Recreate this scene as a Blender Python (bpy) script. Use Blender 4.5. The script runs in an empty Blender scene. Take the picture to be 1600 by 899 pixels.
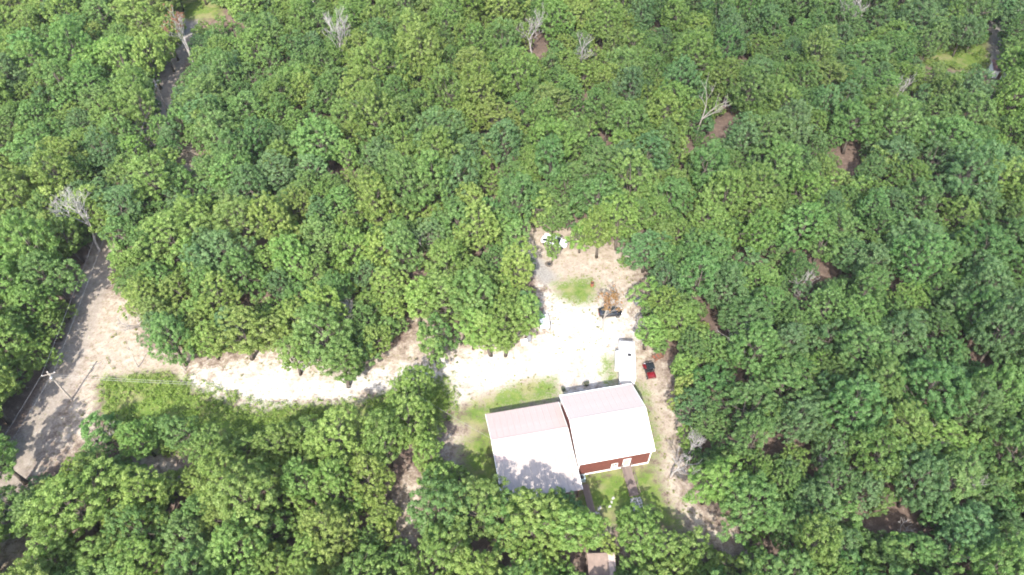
import bpy, bmesh, math, random
import numpy as np
from mathutils import Vector, Matrix

# ------------------------------------------------------------------ camera, sky, sun, exposure
SC = bpy.context.scene
COL = SC.collection
H, PITCH, F = 100.0, math.radians(50.0), 1142.0      # drone height (m), tilt below horizon, focal length in 1600-px units
cam = bpy.data.cameras.new('camera'); camo = bpy.data.objects.new('camera', cam); COL.objects.link(camo)
camo.location = (0, 0, H); camo.rotation_euler = (math.pi / 2 - PITCH, 0, 0)
cam.sensor_fit = 'HORIZONTAL'; cam.sensor_width = 36.0; cam.lens = F / 1600.0 * 36.0
cam.clip_start = 1.0; cam.clip_end = 8000.0
SC.camera = camo

SUN_EL, SUN_AZ = math.radians(47.0), math.radians(190.0)   # azimuth clockwise from +Y: the sun stands behind the camera
sdir = Vector((math.sin(SUN_AZ) * math.cos(SUN_EL), math.cos(SUN_AZ) * math.cos(SUN_EL), math.sin(SUN_EL)))
W = bpy.data.worlds.new('World'); SC.world = W; W.use_nodes = True
nt = W.node_tree; nt.nodes.clear()
sky = nt.nodes.new('ShaderNodeTexSky'); sky.sky_type = 'NISHITA'; sky.sun_disc = False
sky.sun_elevation = SUN_EL; sky.sun_rotation = SUN_AZ; sky.dust_density = 2.5
bg = nt.nodes.new('ShaderNodeBackground'); bg.inputs[1].default_value = 0.15
out = nt.nodes.new('ShaderNodeOutputWorld')
nt.links.new(sky.outputs[0], bg.inputs[0]); nt.links.new(bg.outputs[0], out.inputs[0])
sl = bpy.data.lights.new('sun', 'SUN'); sl.energy = 3.1; sl.angle = math.radians(0.5); sl.color = (1.0, 0.95, 0.86)
so = bpy.data.objects.new('sun', sl); COL.objects.link(so); so.rotation_euler = sdir.to_track_quat('Z', 'Y').to_euler()
so.location = (0, -60, 160)
SC.view_settings.view_transform = 'Standard'; SC.view_settings.look = 'None'
SC.view_settings.exposure = 2.02; SC.view_settings.gamma = 1.0
SC.cycles.filter_width = 1.9; SC.cycles.max_bounces = 6; SC.cycles.diffuse_bounces = 3; SC.cycles.transparent_max_bounces = 8

rng = np.random.default_rng(11)
rnd = random.Random(5)

# ------------------------------------------------------------------ survey helpers (plan position of a point seen in the photograph)
def G(px, py, z=0.0):
    x = (px - 800.0) / F; v = (449.5 - py) / F
    d = (x, math.cos(PITCH) + v * math.sin(PITCH), -math.sin(PITCH) + v * math.cos(PITCH))
    t = (z - H) / d[2]
    return Vector((d[0] * t, d[1] * t, z))
def P(x, y, z):
    dz = z - H
    dep = y * math.cos(PITCH) - dz * math.sin(PITCH); up = y * math.sin(PITCH) + dz * math.cos(PITCH)
    return 800 + F * x / dep, 449.5 - F * up / dep, dep
def G2(pts): return np.array([tuple(G(*p))[:2] for p in pts])
def inpoly(px, py, poly):
    px = np.asarray(px, float); py = np.asarray(py, float); c = np.zeros(px.shape, bool); n = len(poly)
    for i in range(n):
        x1, y1 = poly[i]; x2, y2 = poly[(i + 1) % n]
        if y1 == y2: continue
        k = ((y1 > py) != (y2 > py)) & (px < (x2 - x1) * (py - y1) / (y2 - y1) + x1)
        c ^= k
    return c
def sdist(px, py, poly):                       # positive inside
    d = np.full(np.shape(px), 1e9)
    n = len(poly)
    for i in range(n):
        a = np.array(poly[i], float); b = np.array(poly[(i + 1) % n], float); ab = b - a
        t = np.clip(((px - a[0]) * ab[0] + (py - a[1]) * ab[1]) / (ab @ ab + 1e-9), 0, 1)
        d = np.minimum(d, np.hypot(px - a[0] - t * ab[0], py - a[1] - t * ab[1]))
    return np.where(inpoly(px, py, poly), d, -d)

# ------------------------------------------------------------------ materials
def newmat(name):
    m = bpy.data.materials.new(name); m.use_nodes = True; n = m.node_tree.nodes; n.clear()
    o = n.new('ShaderNodeOutputMaterial'); return m, n, m.node_tree.links, o
def noise(n, l, scale, detail=4, rough=0.6, vec=None):
    t = n.new('ShaderNodeTexNoise'); t.inputs['Scale'].default_value = scale; t.inputs['Detail'].default_value = detail
    t.inputs['Roughness'].default_value = rough
    if vec is not None: l.new(vec, t.inputs['Vector'])
    return t.outputs['Fac']
def ramp(n, l, fac, stops):
    r = n.new('ShaderNodeValToRGB'); e = r.color_ramp.elements
    while len(e) < len(stops): e.new(0.5)
    for k, (p, c) in enumerate(stops): e[k].position = p; e[k].color = (*c, 1)
    l.new(fac, r.inputs[0]); return r.outputs[0]
def math_(n, l, op, a, b=None, clamp=False):
    t = n.new('ShaderNodeMath'); t.operation = op; t.use_clamp = clamp
    for k, v in enumerate((a, b)):
        if v is None: continue
        if isinstance(v, (int, float)): t.inputs[k].default_value = v
        else: l.new(v, t.inputs[k])
    return t.outputs[0]
def mixc(n, l, fac, a, b, mode='MIX'):
    t = n.new('ShaderNodeMix'); t.data_type = 'RGBA'; t.blend_type = mode
    if isinstance(fac, (int, float)): t.inputs[0].default_value = fac
    else: l.new(fac, t.inputs[0])
    for k, v in ((6, a), (7, b)):
        if isinstance(v, tuple): t.inputs[k].default_value = (*v, 1)
        else: l.new(v, t.inputs[k])
    return t.outputs[2]
def mat(name, col, rough=0.6, metal=0.0, var=0.18, scale=3.0, spec=0.4, bump=0.0, coat=0.0, dirt=None):
    """painted / natural surface: base colour broken up by two noise octaves, optional dirt and relief"""
    m, n, l, o = newmat(name)
    b = n.new('ShaderNodeBsdfPrincipled'); l.new(b.outputs[0], o.inputs[0])
    tc = n.new('ShaderNodeTexCoord'); v = tc.outputs['Object']
    f = noise(n, l, scale, 5, 0.65, v)
    dk = tuple(c * (1 - var) for c in col); lt = tuple(min(1, c * (1 + var)) for c in col)
    c = ramp(n, l, f, [(0.3, dk), (0.7, lt)])
    if dirt:
        g = noise(n, l, scale * 0.35, 6, 0.7, v)
        k = ramp(n, l, g, [(0.52, (0, 0, 0)), (0.72, (1, 1, 1))])
        c = mixc(n, l, math_(n, l, 'MULTIPLY', k, 0.45), c, dirt)
    l.new(c, b.inputs['Base Color'])
    b.inputs['Roughness'].default_value = rough; b.inputs['Metallic'].default_value = metal
    b.inputs['Specular IOR Level'].default_value = spec
    if coat: b.inputs['Coat Weight'].default_value = coat; b.inputs['Coat Roughness'].default_value = 0.08
    if bump:
        bp = n.new('ShaderNodeBump'); bp.inputs['Strength'].default_value = bump; bp.inputs['Distance'].default_value = 0.05
        l.new(noise(n, l, scale * 4, 4, 0.6, v), bp.inputs['Height']); l.new(bp.outputs[0], b.inputs['Normal'])
    return m

M = {}
def leaf_material(name, trans=0.42):
    m, n, l, o = newmat(name)
    at = n.new('ShaderNodeAttribute'); at.attribute_type = 'INSTANCER'; at.attribute_name = 'tint'
    lv = n.new('ShaderNodeAttribute'); lv.attribute_name = 'leafv'
    oi = n.new('ShaderNodeObjectInfo')
    hsv = n.new('ShaderNodeHueSaturation'); l.new(at.outputs['Color'], hsv.inputs['Color'])
    hu = n.new('ShaderNodeMapRange'); hu.inputs[3].default_value = 0.483; hu.inputs[4].default_value = 0.499
    l.new(oi.outputs['Random'], hu.inputs[0]); l.new(math_(n, l, 'SUBTRACT', hu.outputs[0], math_(n, l, 'MULTIPLY', math_(n, l, 'SUBTRACT', lv.outputs['Fac'], .5), .03)), hsv.inputs['Hue'])
    va = n.new('ShaderNodeMapRange'); va.inputs[3].default_value = 0.72; va.inputs[4].default_value = 1.6
    l.new(lv.outputs['Fac'], va.inputs[0]); l.new(va.outputs[0], hsv.inputs['Value'])
    sa = n.new('ShaderNodeMapRange'); sa.inputs[3].default_value = 1.05; sa.inputs[4].default_value = 0.85
    l.new(lv.outputs['Fac'], sa.inputs[0]); l.new(sa.outputs[0], hsv.inputs['Saturation'])
    b = n.new('ShaderNodeBsdfPrincipled'); l.new(hsv.outputs[0], b.inputs['Base Color'])
    b.inputs['Roughness'].default_value = 0.55; b.inputs['Specular IOR Level'].default_value = 0.18
    t = n.new('ShaderNodeBsdfTranslucent')
    l.new(mixc(n, l, 1.0, hsv.outputs[0], (1.35, 1.3, 0.6), 'MULTIPLY'), t.inputs['Color'])
    mx = n.new('ShaderNodeMixShader'); mx.inputs[0].default_value = trans
    l.new(b.outputs[0], mx.inputs[1]); l.new(t.outputs[0], mx.inputs[2]); l.new(mx.outputs[0], o.inputs[0])
    return m
M['leaf'] = leaf_material('leaf_green')
M['bark'] = mat('bark', (0.10, 0.085, 0.072), 0.9, var=0.35, scale=6, spec=0.1)
M['pale_bark'] = mat('pale_bark', (0.26, 0.235, 0.21), 0.9, var=0.3, scale=4, spec=0.1)
M['deadwood'] = mat('dead_wood', (0.28, 0.262, 0.25), 0.9, var=0.3, scale=3, spec=0.1)
M['roof'] = mat('roof_metal', (0.32, 0.255, 0.235), 0.45, var=0.06, scale=0.7, spec=0.5, dirt=(0.25, 0.21, 0.195))
M['roof_porch'] = mat('roof_metal_porch', (0.29, 0.25, 0.225), 0.5, var=0.08, scale=0.7, spec=0.5, dirt=(0.19, 0.165, 0.155))  # sheets of the porch slope, slightly darker and greyer
M['roof2'] = mat('roof_metal_pale', (0.36, 0.30, 0.272), 0.45, var=0.05, scale=0.7, spec=0.5, dirt=(0.31, 0.27, 0.25))
M['fascia'] = mat('fascia_brown', (0.20, 0.13, 0.10), 0.6, var=0.2)
M['siding'] = mat('siding_red_brown', (0.10, 0.034, 0.027), 0.6, var=0.2, scale=1.6, dirt=(0.065, 0.03, 0.026))
M['white'] = mat('white_paint', (0.78, 0.77, 0.74), 0.5, var=0.06)
M['concrete'] = mat('concrete', (0.34, 0.325, 0.30), 0.85, var=0.15, scale=2, dirt=(0.3, 0.28, 0.25))
M['deck'] = mat('weathered_deck', (0.13, 0.10, 0.088), 0.8, var=0.3, scale=3, dirt=(0.07, 0.055, 0.05))
M['brown'] = mat('brown_wood', (0.16, 0.09, 0.06), 0.75, var=0.3, scale=3)
M['glass'] = mat('dark_glass', (0.03, 0.035, 0.04), 0.08, var=0.1, spec=0.6)
M['rv'] = mat('trailer_white', (0.80, 0.79, 0.77), 0.35, var=0.04, scale=1.2, spec=0.5, dirt=(0.62, 0.60, 0.56))
M['rvgrey'] = mat('trailer_grey', (0.16, 0.16, 0.168), 0.5, var=0.12)
M['black'] = mat('black_plastic', (0.022, 0.022, 0.024), 0.5, var=0.2)
M['tyre'] = mat('tyre_rubber', (0.025, 0.025, 0.025), 0.85, var=0.2)
M['steel'] = mat('steel', (0.45, 0.45, 0.46), 0.4, metal=0.8, var=0.12)
M['redpaint'] = mat('red_paint', (0.13, 0.008, 0.012), 0.35, var=0.12, coat=0.5)
M['blackpaint'] = mat('black_paint', (0.012, 0.013, 0.017), 0.25, var=0.1, coat=0.7)
M['whitepaint'] = mat('white_car_paint', (0.78, 0.79, 0.80), 0.3, var=0.03, coat=0.5)
M['amber'] = mat('red_lens', (0.45, 0.02, 0.015), 0.2)
M['lens'] = mat('clear_lens', (0.7, 0.7, 0.72), 0.15)
M['rust'] = mat('rust', (0.17, 0.06, 0.035), 0.85, var=0.4, scale=5, dirt=(0.06, 0.03, 0.025))
M['pole'] = mat('weathered_pole', (0.27, 0.24, 0.21), 0.85, var=0.2, scale=3)
M['wire'] = mat('cable', (0.2, 0.2, 0.2), 0.5, metal=0.3, var=0.05)
M['stone'] = mat('pale_stone', (0.30, 0.285, 0.27), 0.85, var=0.3, scale=4)
M['tarp'] = mat('grey_tarp', (0.14, 0.148, 0.16), 0.6, var=0.15, bump=0.3)
M['teal'] = mat('teal_cabinet', (0.30, 0.40, 0.43), 0.5, var=0.15)
M['shed'] = mat('shed_roof_sheet', (0.17, 0.125, 0.105), 0.6, var=0.2, scale=1.3, dirt=(0.22, 0.15, 0.12))
M['shedpink'] = mat('shed_roof_red', (0.10, 0.05, 0.045), 0.6, var=0.2, scale=1.3)

def ground_material():
    m, n, l, o = newmat('ground_cover')
    tc = n.new('ShaderNodeTexCoord'); v = tc.outputs['Object']
    def A(name):
        a = n.new('ShaderNodeAttribute'); a.attribute_name = name; return a.outputs['Fac']
    big = noise(n, l, 0.22, 5, 0.6, v); mid = noise(n, l, 0.75, 6, 0.68, v); fine = noise(n, l, 3.2, 6, 0.75, v); gr = noise(n, l, 11.0, 4, 0.8, v); tuft = noise(n, l, 1.9, 3, 0.6, v)
    def mask(w, amp=0.9, k=2.0):
        x = math_(n, l, 'MULTIPLY', math_(n, l, 'SUBTRACT', w, 0.5), k)
        y = math_(n, l, 'MULTIPLY', math_(n, l, 'SUBTRACT', mid, 0.5), amp * 3.4)
        z = math_(n, l, 'MULTIPLY', math_(n, l, 'SUBTRACT', fine, 0.5), amp * 2.6)
        return math_(n, l, 'ADD', math_(n, l, 'ADD', math_(n, l, 'ADD', x, 0.5), y), z, True)
    def sel(f, lo, hi, amt):
        return math_(n, l, 'MULTIPLY', ramp(n, l, f, [(lo, (0, 0, 0)), (hi, (1, 1, 1))]), amt)
    litter = mixc(n, l, 0.5, ramp(n, l, mid, [(0.36, (0.09, 0.062, 0.05)), (0.64, (0.27, 0.19, 0.155))]), ramp(n, l, gr, [(0.38, (0.08, 0.055, 0.045)), (0.62, (0.34, 0.26, 0.21))]))
    sand = mixc(n, l, 0.45, ramp(n, l, mid, [(0.36, (0.26, 0.205, 0.155)), (0.5, (0.43, 0.37, 0.30)), (0.62, (0.60, 0.54, 0.46))]), ramp(n, l, gr, [(0.36, (0.17, 0.125, 0.09)), (0.52, (0.46, 0.38, 0.30)), (0.66, (0.64, 0.56, 0.47))]))
    sand = mixc(n, l, sel(big, 0.50, 0.62, 0.55), sand, mixc(n, l, sel(fine, .4, .6, 1.0), (0.31, 0.245, 0.20), (0.48, 0.41, 0.345)))
    sand = mixc(n, l, sel(tuft, 0.54, 0.66, 0.75), sand, mixc(n, l, sel(gr, .4, .6, 1.0), (0.15, 0.15, 0.055), (0.32, 0.29, 0.14)))
    gravel = mixc(n, l, 0.45, ramp(n, l, mid, [(0.36, (0.44, 0.39, 0.33)), (0.56, (0.68, 0.64, 0.58))]), ramp(n, l, gr, [(0.36, (0.36, 0.32, 0.28)), (0.58, (0.76, 0.72, 0.67))]))
    gravel = mixc(n, l, sel(big, 0.50, 0.60, 0.6), gravel, sand)
    gravel = mixc(n, l, sel(tuft, 0.56, 0.66, 0.85), gravel, (0.30, 0.27, 0.17))
    grass = mixc(n, l, 0.5, ramp(n, l, mid, [(0.36, (0.075, 0.15, 0.024)), (0.5, (0.135, 0.215, 0.042)), (0.64, (0.27, 0.29, 0.10))]), ramp(n, l, gr, [(0.36, (0.045, 0.105, 0.016)), (0.64, (0.23, 0.30, 0.07))]))
    grass = mixc(n, l, sel(big, 0.50, 0.62, 0.6), grass, (0.33, 0.29, 0.16))
    grey = ramp(n, l, fine, [(0.36, (0.20, 0.185, 0.17)), (0.64, (0.44, 0.42, 0.39))])
    c = mixc(n, l, mask(A('sand')), litter, sand)
    c = mixc(n, l, mask(A('road'), 0.6), c, mixc(n, l, 0.22, mixc(n, l, 0.4, sand, grey), litter))
    c = mixc(n, l, mask(A('grey'), 0.6), c, grey)
    c = mixc(n, l, mask(A('gravel'), 1.15, 1.8), c, gravel)
    c = mixc(n, l, mask(A('lawn'), 1.1, 2.0), c, grass)
    b = n.new('ShaderNodeBsdfPrincipled'); l.new(mixc(n, l, 1.0, c, (.62, .62, .625), 'MULTIPLY'), b.inputs['Base Color']); b.inputs['Roughness'].default_value = 0.95
    b.inputs['Specular IOR Level'].default_value = 0.1
    bp = n.new('ShaderNodeBump'); bp.inputs['Strength'].default_value = 0.7; bp.inputs['Distance'].default_value = 0.12
    l.new(math_(n, l, 'ADD', fine, math_(n, l, 'MULTIPLY', gr, 0.5)), bp.inputs['Height']); l.new(bp.outputs[0], b.inputs['Normal'])
    l.new(b.outputs[0], o.inputs[0])
    return m
M['ground'] = ground_material()

# ------------------------------------------------------------------ mesh helpers
class MB:
    def __init__(s): s.v = []; s.f = []
    def add(s, vs, fs):
        k = len(s.v); s.v += [tuple(p) for p in vs]; s.f += [tuple(k + i for i in f) for f in fs]; return s
    def box(s, x0, x1, y0, y1, z0, z1, ch=0.0):
        if ch <= 0:
            return s.add([(x, y, z) for z in (z0, z1) for y in (y0, y1) for x in (x0, x1)],
                         [(0, 2, 3, 1), (4, 5, 7, 6), (0, 1, 5, 4), (1, 3, 7, 5), (3, 2, 6, 7), (2, 0, 4, 6)])
        def ring(x0, x1, y0, y1, z, c): return [(x0 + c, y0, z), (x1 - c, y0, z), (x1, y0 + c, z), (x1, y1 - c, z), (x1 - c, y1, z), (x0 + c, y1, z), (x0, y1 - c, z), (x0, y0 + c, z)]
        vs = ring(x0 + ch, x1 - ch, y0 + ch, y1 - ch, z0, ch) + ring(x0, x1, y0, y1, z0 + ch, ch) + ring(x0, x1, y0, y1, z1 - ch, ch) + ring(x0 + ch, x1 - ch, y0 + ch, y1 - ch, z1, ch)
        fs = [tuple(range(7, -1, -1)), tuple(range(24, 32))]
        for r in range(3):
            for i in range(8): j = (i + 1) % 8; fs.append((r * 8 + i, r * 8 + j, r * 8 + 8 + j, r * 8 + 8 + i))
        return s.add(vs, fs)
    def tube(s, pts, rad, n=6, cap=True):
        pts = [Vector(p) for p in pts]; rad = rad if isinstance(rad, (list, tuple)) else [rad] * len(pts)
        rings = []; ref = None
        for i, p in enumerate(pts):
            d = (pts[min(i + 1, len(pts) - 1)] - pts[max(i - 1, 0)]).normalized()
            if ref is None: ref = Vector((1, 0, 0)) if abs(d.x) < 0.9 else Vector((0, 1, 0))
            a = d.cross(ref).normalized(); b = d.cross(a); ref = -b if False else ref
            rings.append([p + (a * math.cos(2 * math.pi * k / n) + b * math.sin(2 * math.pi * k / n)) * rad[i] for k in range(n)])
        vs = [q for r in rings for q in r]; fs = []
        for i in range(len(pts) - 1):
            for k in range(n):
                j = (k + 1) % n; fs.append((i * n + k, i * n + j, i * n + n + j, i * n + n + k))
        if cap: fs.append(tuple(range(n - 1, -1, -1))); fs.append(tuple(range(len(vs) - n, len(vs))))
        return s.add(vs, fs)
    def prism(s, prof, a0, a1, axis='y', inset=0.0):
        """closed profile extruded; axis y: profile in (x,z); axis x: profile in (y,z)"""
        n = len(prof); f = (lambda p, t: (p[0], t, p[1])) if axis == 'y' else (lambda p, t: (t, p[0], p[1]))
        vs = [f(p, a0) for p in prof] + [f(p, a1) for p in prof]
        fs = [tuple(range(n)), tuple(range(2 * n - 1, n - 1, -1))] + [(i, n + i, n + (i + 1) % n, (i + 1) % n) for i in range(n)]
        return s.add(vs, fs)
    def mesh(s, name, m, smooth=False):
        me = bpy.data.meshes.new(name); me.from_pydata(s.v, [], s.f)
        bm = bmesh.new(); bm.from_mesh(me); bmesh.ops.recalc_face_normals(bm, faces=bm.faces); bm.to_mesh(me); bm.free()
        me.materials.append(m)
        if smooth: me.polygons.foreach_set('use_smooth', [True] * len(me.polygons))
        me.update(); return me
    def build(s, name, m, parent=None, smooth=False):
        return link(name, s.mesh(name, m, smooth), parent)
def link(name, data, parent=None):
    o = bpy.data.objects.new(name, data); COL.objects.link(o)
    if parent is not None: o.parent = parent
    return o
def tag(o, label, cat, group=None):
    o['label'] = label; o['category'] = cat
    if group: o['group'] = group
    return o
def thing(name, label, cat, loc=(0, 0, 0), rz=0.0, group=None):
    o = bpy.data.objects.new(name, None); COL.objects.link(o); o.empty_display_size = 0.3
    o.location = loc; o.rotation_euler = (0, 0, rz); return tag(o, label, cat, group)

# ------------------------------------------------------------------ plan of the place (outlines surveyed from the photograph)
ROAD_C = [(-60, 890), (-20, 815), (35, 715), (85, 615), (122, 525), (145, 455), (166, 385), (190, 325), (216, 270), (243, 195), (266, 125), (292, 45), (325, -35), (345, -80)]
GRAVEL = [
    [(285, 600), (300, 582), (360, 578), (430, 560), (480, 565), (550, 585), (620, 580), (690, 560), (740, 545), (800, 545), (850, 525), (852, 455), (885, 465), (930, 478), (992, 492), (995, 530), (962, 545), (960, 590), (945, 612), (880, 618), (868, 590), (815, 596), (745, 622), (708, 628), (690, 600), (610, 606), (545, 628), (480, 626), (410, 642), (340, 622)],
]
SAND = [
    [(95, 660), (135, 480), (170, 455), (215, 465), (235, 540), (330, 570), (440, 530), (560, 560), (640, 540), (655, 480), (675, 500), (705, 530), (850, 500), (840, 430), (808, 395), (812, 345), (850, 335), (945, 375), (1000, 385), (1005, 520), (1045, 600), (1075, 680), (1075, 770), (1180, 870), (1080, 850), (1040, 790), (1000, 640), (960, 620), (760, 660), (740, 640), (700, 640), (600, 620), (400, 650), (290, 605), (160, 600), (150, 670), (60, 740)],
    [(690, 690), (715, 665), (745, 670), (730, 720), (700, 728)], [(612, 850), (610, 800), (640, 745), (685, 750), (650, 805), (640, 850)],
    [(215, 705), (280, 705), (280, 745), (215, 745)], [(-20, 850), (90, 820), (100, 880), (-20, 900)], [(1000, 870), (950, 830), (1050, 850), (1060, 899)], [(285, 215), (310, 215), (305, 275), (280, 270)]]
LAWN = [
    [(735, 632), (800, 602), (868, 590), (874, 622), (760, 650), (790, 800), (735, 770), (718, 700), (745, 670), (712, 650)],
    [(900, 745), (1020, 728), (1040, 785), (1085, 845), (1020, 815), (900, 815)], [(985, 602), (1004, 600), (1030, 690), (1024, 735), (1005, 650)],
    [(868, 442), (915, 434), (936, 446), (925, 470), (900, 476), (872, 462)], [(940, 560), (958, 560), (962, 600), (945, 600)],
    [(160, 592), (262, 580), (300, 612), (400, 645), (480, 634), (550, 634), (620, 612), (700, 590), (708, 632), (690, 660), (600, 680), (450, 700), (340, 700), (230, 705), (160, 650)],
    [(255, -40), (350, -40), (345, 28), (282, 32)], [(470, -40), (540, -40), (530, 20), (480, 20)],
    [(1430, 70), (1540, 60), (1545, 115), (1430, 100)]]
GREY = [[(806, 396), (826, 378), (848, 408), (875, 436), (850, 448)], [(284, 34), (306, 34), (306, 62), (282, 62)], [(1545, 20), (1575, 20), (1572, 100), (1545, 110)]]
# ground that the photograph shows open to the sky (no crown may stand in front of it)
OPEN = [
    [(112, 520), (140, 490), (176, 462), (212, 478), (212, 520), (245, 566), (300, 590), (360, 595), (420, 572), (470, 570), (530, 588), (570, 590), (628, 572), (640, 500), (660, 490), (668, 580), (700, 570), (712, 530), (740, 556), (800, 548), (840, 520), (855, 440), (826, 400), (820, 352), (838, 350), (840, 385), (880, 372), (920, 382), (945, 398), (965, 385), (985, 400), (992, 450), (998, 540), (1012, 548), (1036, 566), (1042, 606), (1056, 660), (1062, 740), (1104, 800), (1146, 846), (1100, 846), (1040, 815), (985, 778), (916, 790), (905, 766), (785, 772), (752, 768), (730, 735), (725, 690), (705, 716), (692, 690), (704, 640), (640, 612), (560, 634), (470, 640), (430, 668), (330, 660), (270, 640), (160, 650), (128, 655), (90, 690), (40, 760), (10, 780), (50, 680), (90, 590)],
    [(140, 472), (158, 402), (167, 374), (172, 380), (163, 430), (150, 475)], [(840, 352), (888, 360), (890, 394), (840, 384)],
    [(996, 556), (1042, 556), (1046, 604), (998, 604)],
    [(622, 840), (618, 800), (645, 752), (676, 756), (648, 805), (635, 842)], [(225, 708), (268, 708), (268, 735), (225, 735)],
    [(10, 858), (60, 835), (70, 875), (12, 885)], [(292, 220), (304, 220), (302, 268), (290, 268)],
    [(282, -10), (336, -10), (340, 22), (286, 26)], [(344, 4), (352, 2), (378, 36), (370, 40)], [(288, 36), (304, 36), (304, 50), (288, 50)],
    [(1546, 30), (1566, 30), (1566, 98), (1548, 98)], [(1546, 96), (1570, 96), (1570, 124), (1546, 124)], [(1452, 80), (1535, 72), (1540, 98), (1452, 94)],
    [(918, 878), (958, 878), (958, 905), (918, 905)], [(1316, 240), (1346, 236), (1340, 262), (1318, 268)], [(1118, 186), (1146, 190), (1140, 216), (1124, 216)], [(1000, 862), (1014, 862), (1012, 885), (1000, 885)],
    [(262, 110), (275, 70), (280, 100), (268, 150), (262, 185), (252, 190)], [(1278, 418), (1312, 414), (1306, 434), (1282, 436)],
    [(1360, 806), (1410, 810), (1404, 836), (1360, 828)], [(1190, 826), (1214, 826), (1214, 852), (1192, 846)],
]
PADS = [[(745, 600), (990, 590), (1030, 740), (900, 800), (770, 790)]]
NOTRUNK = [G2(p) for p in GRAVEL + PADS + [LAWN[0], LAWN[1], LAWN[5], [(994, 556), (1040, 552), (1052, 628), (1000, 622)]]]

# ------------------------------------------------------------------ ground: one level sheet divided into ground, drive, road and lawn
def build_ground():
    x0, x1, y0, y1, st = -190, 190, -30, 232, 1.0
    xs = np.arange(x0, x1 + .1, st); ys = np.arange(y0, y1 + .1, st)
    X, Y = np.meshgrid(xs, ys); X = X.ravel(); Y = Y.ravel(); nx, ny = len(xs), len(ys)
    def weight(polys, soft):
        w = np.zeros(X.shape)
        for p in polys:
            q = G2(p); k = (X > q[:, 0].min() - 6) & (X < q[:, 0].max() + 6) & (Y > q[:, 1].min() - 6) & (Y < q[:, 1].max() + 6)
            d = sdist(X[k], Y[k], q); w[k] = np.maximum(w[k], np.clip(0.5 + d / (2 * soft), 0, 1))
        return w
    at = {'gravel': weight(GRAVEL, 3.2), 'sand': weight(SAND, 4.0), 'lawn': weight(LAWN, 2.4), 'grey': weight(GREY, 1.6)}
    rc = G2(ROAD_C); d = np.full(X.shape, 1e9)
    for a, b in zip(rc[:-1], rc[1:]):
        ab = b - a; t = np.clip(((X - a[0]) * ab[0] + (Y - a[1]) * ab[1]) / (ab @ ab), 0, 1)
        d = np.minimum(d, np.hypot(X - a[0] - t * ab[0], Y - a[1] - t * ab[1]))
    at['road'] = np.clip(0.5 + (2.5 - d) / 2.4, 0, 1)
    i = np.arange((nx - 1) * (ny - 1)); r = i // (nx - 1); c = i % (nx - 1); a = r * nx + c
    quads = np.stack([a, a + 1, a + nx + 1, a + nx], 1)
    fc = {k: v[quads].mean(1) for k, v in at.items()}
    cls = np.zeros(len(quads), int)
    cls[fc['road'] > .5] = 1; cls[fc['gravel'] > .5] = 2; cls[fc['lawn'] > .5] = 3
    for k, nm in enumerate(('ground', 'dirt_road', 'gravel_driveway', 'lawn')):
        q = quads[cls == k]; used, inv = np.unique(q.ravel(), return_inverse=True)
        vs = np.stack([X[used], Y[used], np.zeros(len(used))], 1); fs = inv.reshape(-1, 4)
        aw = {n_: w[used] for n_, w in at.items()}
        if k == 0:                                                    # the sheet goes on to the horizon
            B = 4000; n0 = len(vs)
            vs = np.vstack([vs, [(x0, y0, 0), (x1, y0, 0), (x1, y1, 0), (x0, y1, 0), (-B, -B, 0), (B, -B, 0), (B, B, 0), (-B, B, 0)]])
            fs = np.vstack([fs, np.array([(4, 5, 1, 0), (5, 6, 2, 1), (6, 7, 3, 2), (7, 4, 0, 3)]) + n0])
            aw = {n_: np.concatenate([w, np.zeros(8)]) for n_, w in aw.items()}
        me = bpy.data.meshes.new(nm); me.from_pydata(vs.tolist(), [], fs.tolist()); me.materials.append(M['ground'])
        for n_, w in aw.items():
            t = me.attributes.new(n_, 'FLOAT', 'POINT'); t.data.foreach_set('value', w.astype(np.float32))
        o = link(nm, me); o['kind'] = 'structure'
build_ground()

# ------------------------------------------------------------------ unseen clouds added between sun and woods to dim the right and far side
def shade_cloud(gx, gy, rx, ry, rz, alt, dens, seed):
    r = np.random.default_rng(seed); bm = bmesh.new(); bmesh.ops.create_icosphere(bm, subdivisions=4, radius=1.0); ph = r.uniform(0, 6, (6, 4))
    for v in bm.verts:
        c = v.co.copy(); k = 1 + sum(.07 * math.sin((2 + j) * (c.x * math.cos(ph[j][0]) + c.y * math.sin(ph[j][0]) + c.z * .6) * 1.7 + ph[j][1]) for j in range(6))
        v.co = Vector((c.x * rx * k, c.y * ry * k, (c.z if c.z > 0 else c.z * .45) * rz * k))
    me = bpy.data.meshes.new('shade_cloud'); bm.to_mesh(me); bm.free()
    m, n, l, o = newmat('cloud_vapour'); pv = n.new('ShaderNodeVolumePrincipled'); pv.inputs['Color'].default_value = (.97, .97, .98, 1); pv.inputs['Density'].default_value = dens
    pv.inputs['Anisotropy'].default_value = .3; l.new(pv.outputs[0], o.inputs['Volume']); me.materials.append(m)
    ob = link('shade_cloud', me); ob['kind'] = 'structure'; ob.location = Vector((gx, gy, 0)) + sdir * (alt / sdir.z)
shade_cloud(92, 112, 78, 110, 40, 620, .0055, 1); shade_cloud(5, 165, 70, 62, 34, 640, .0055, 2)

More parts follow.
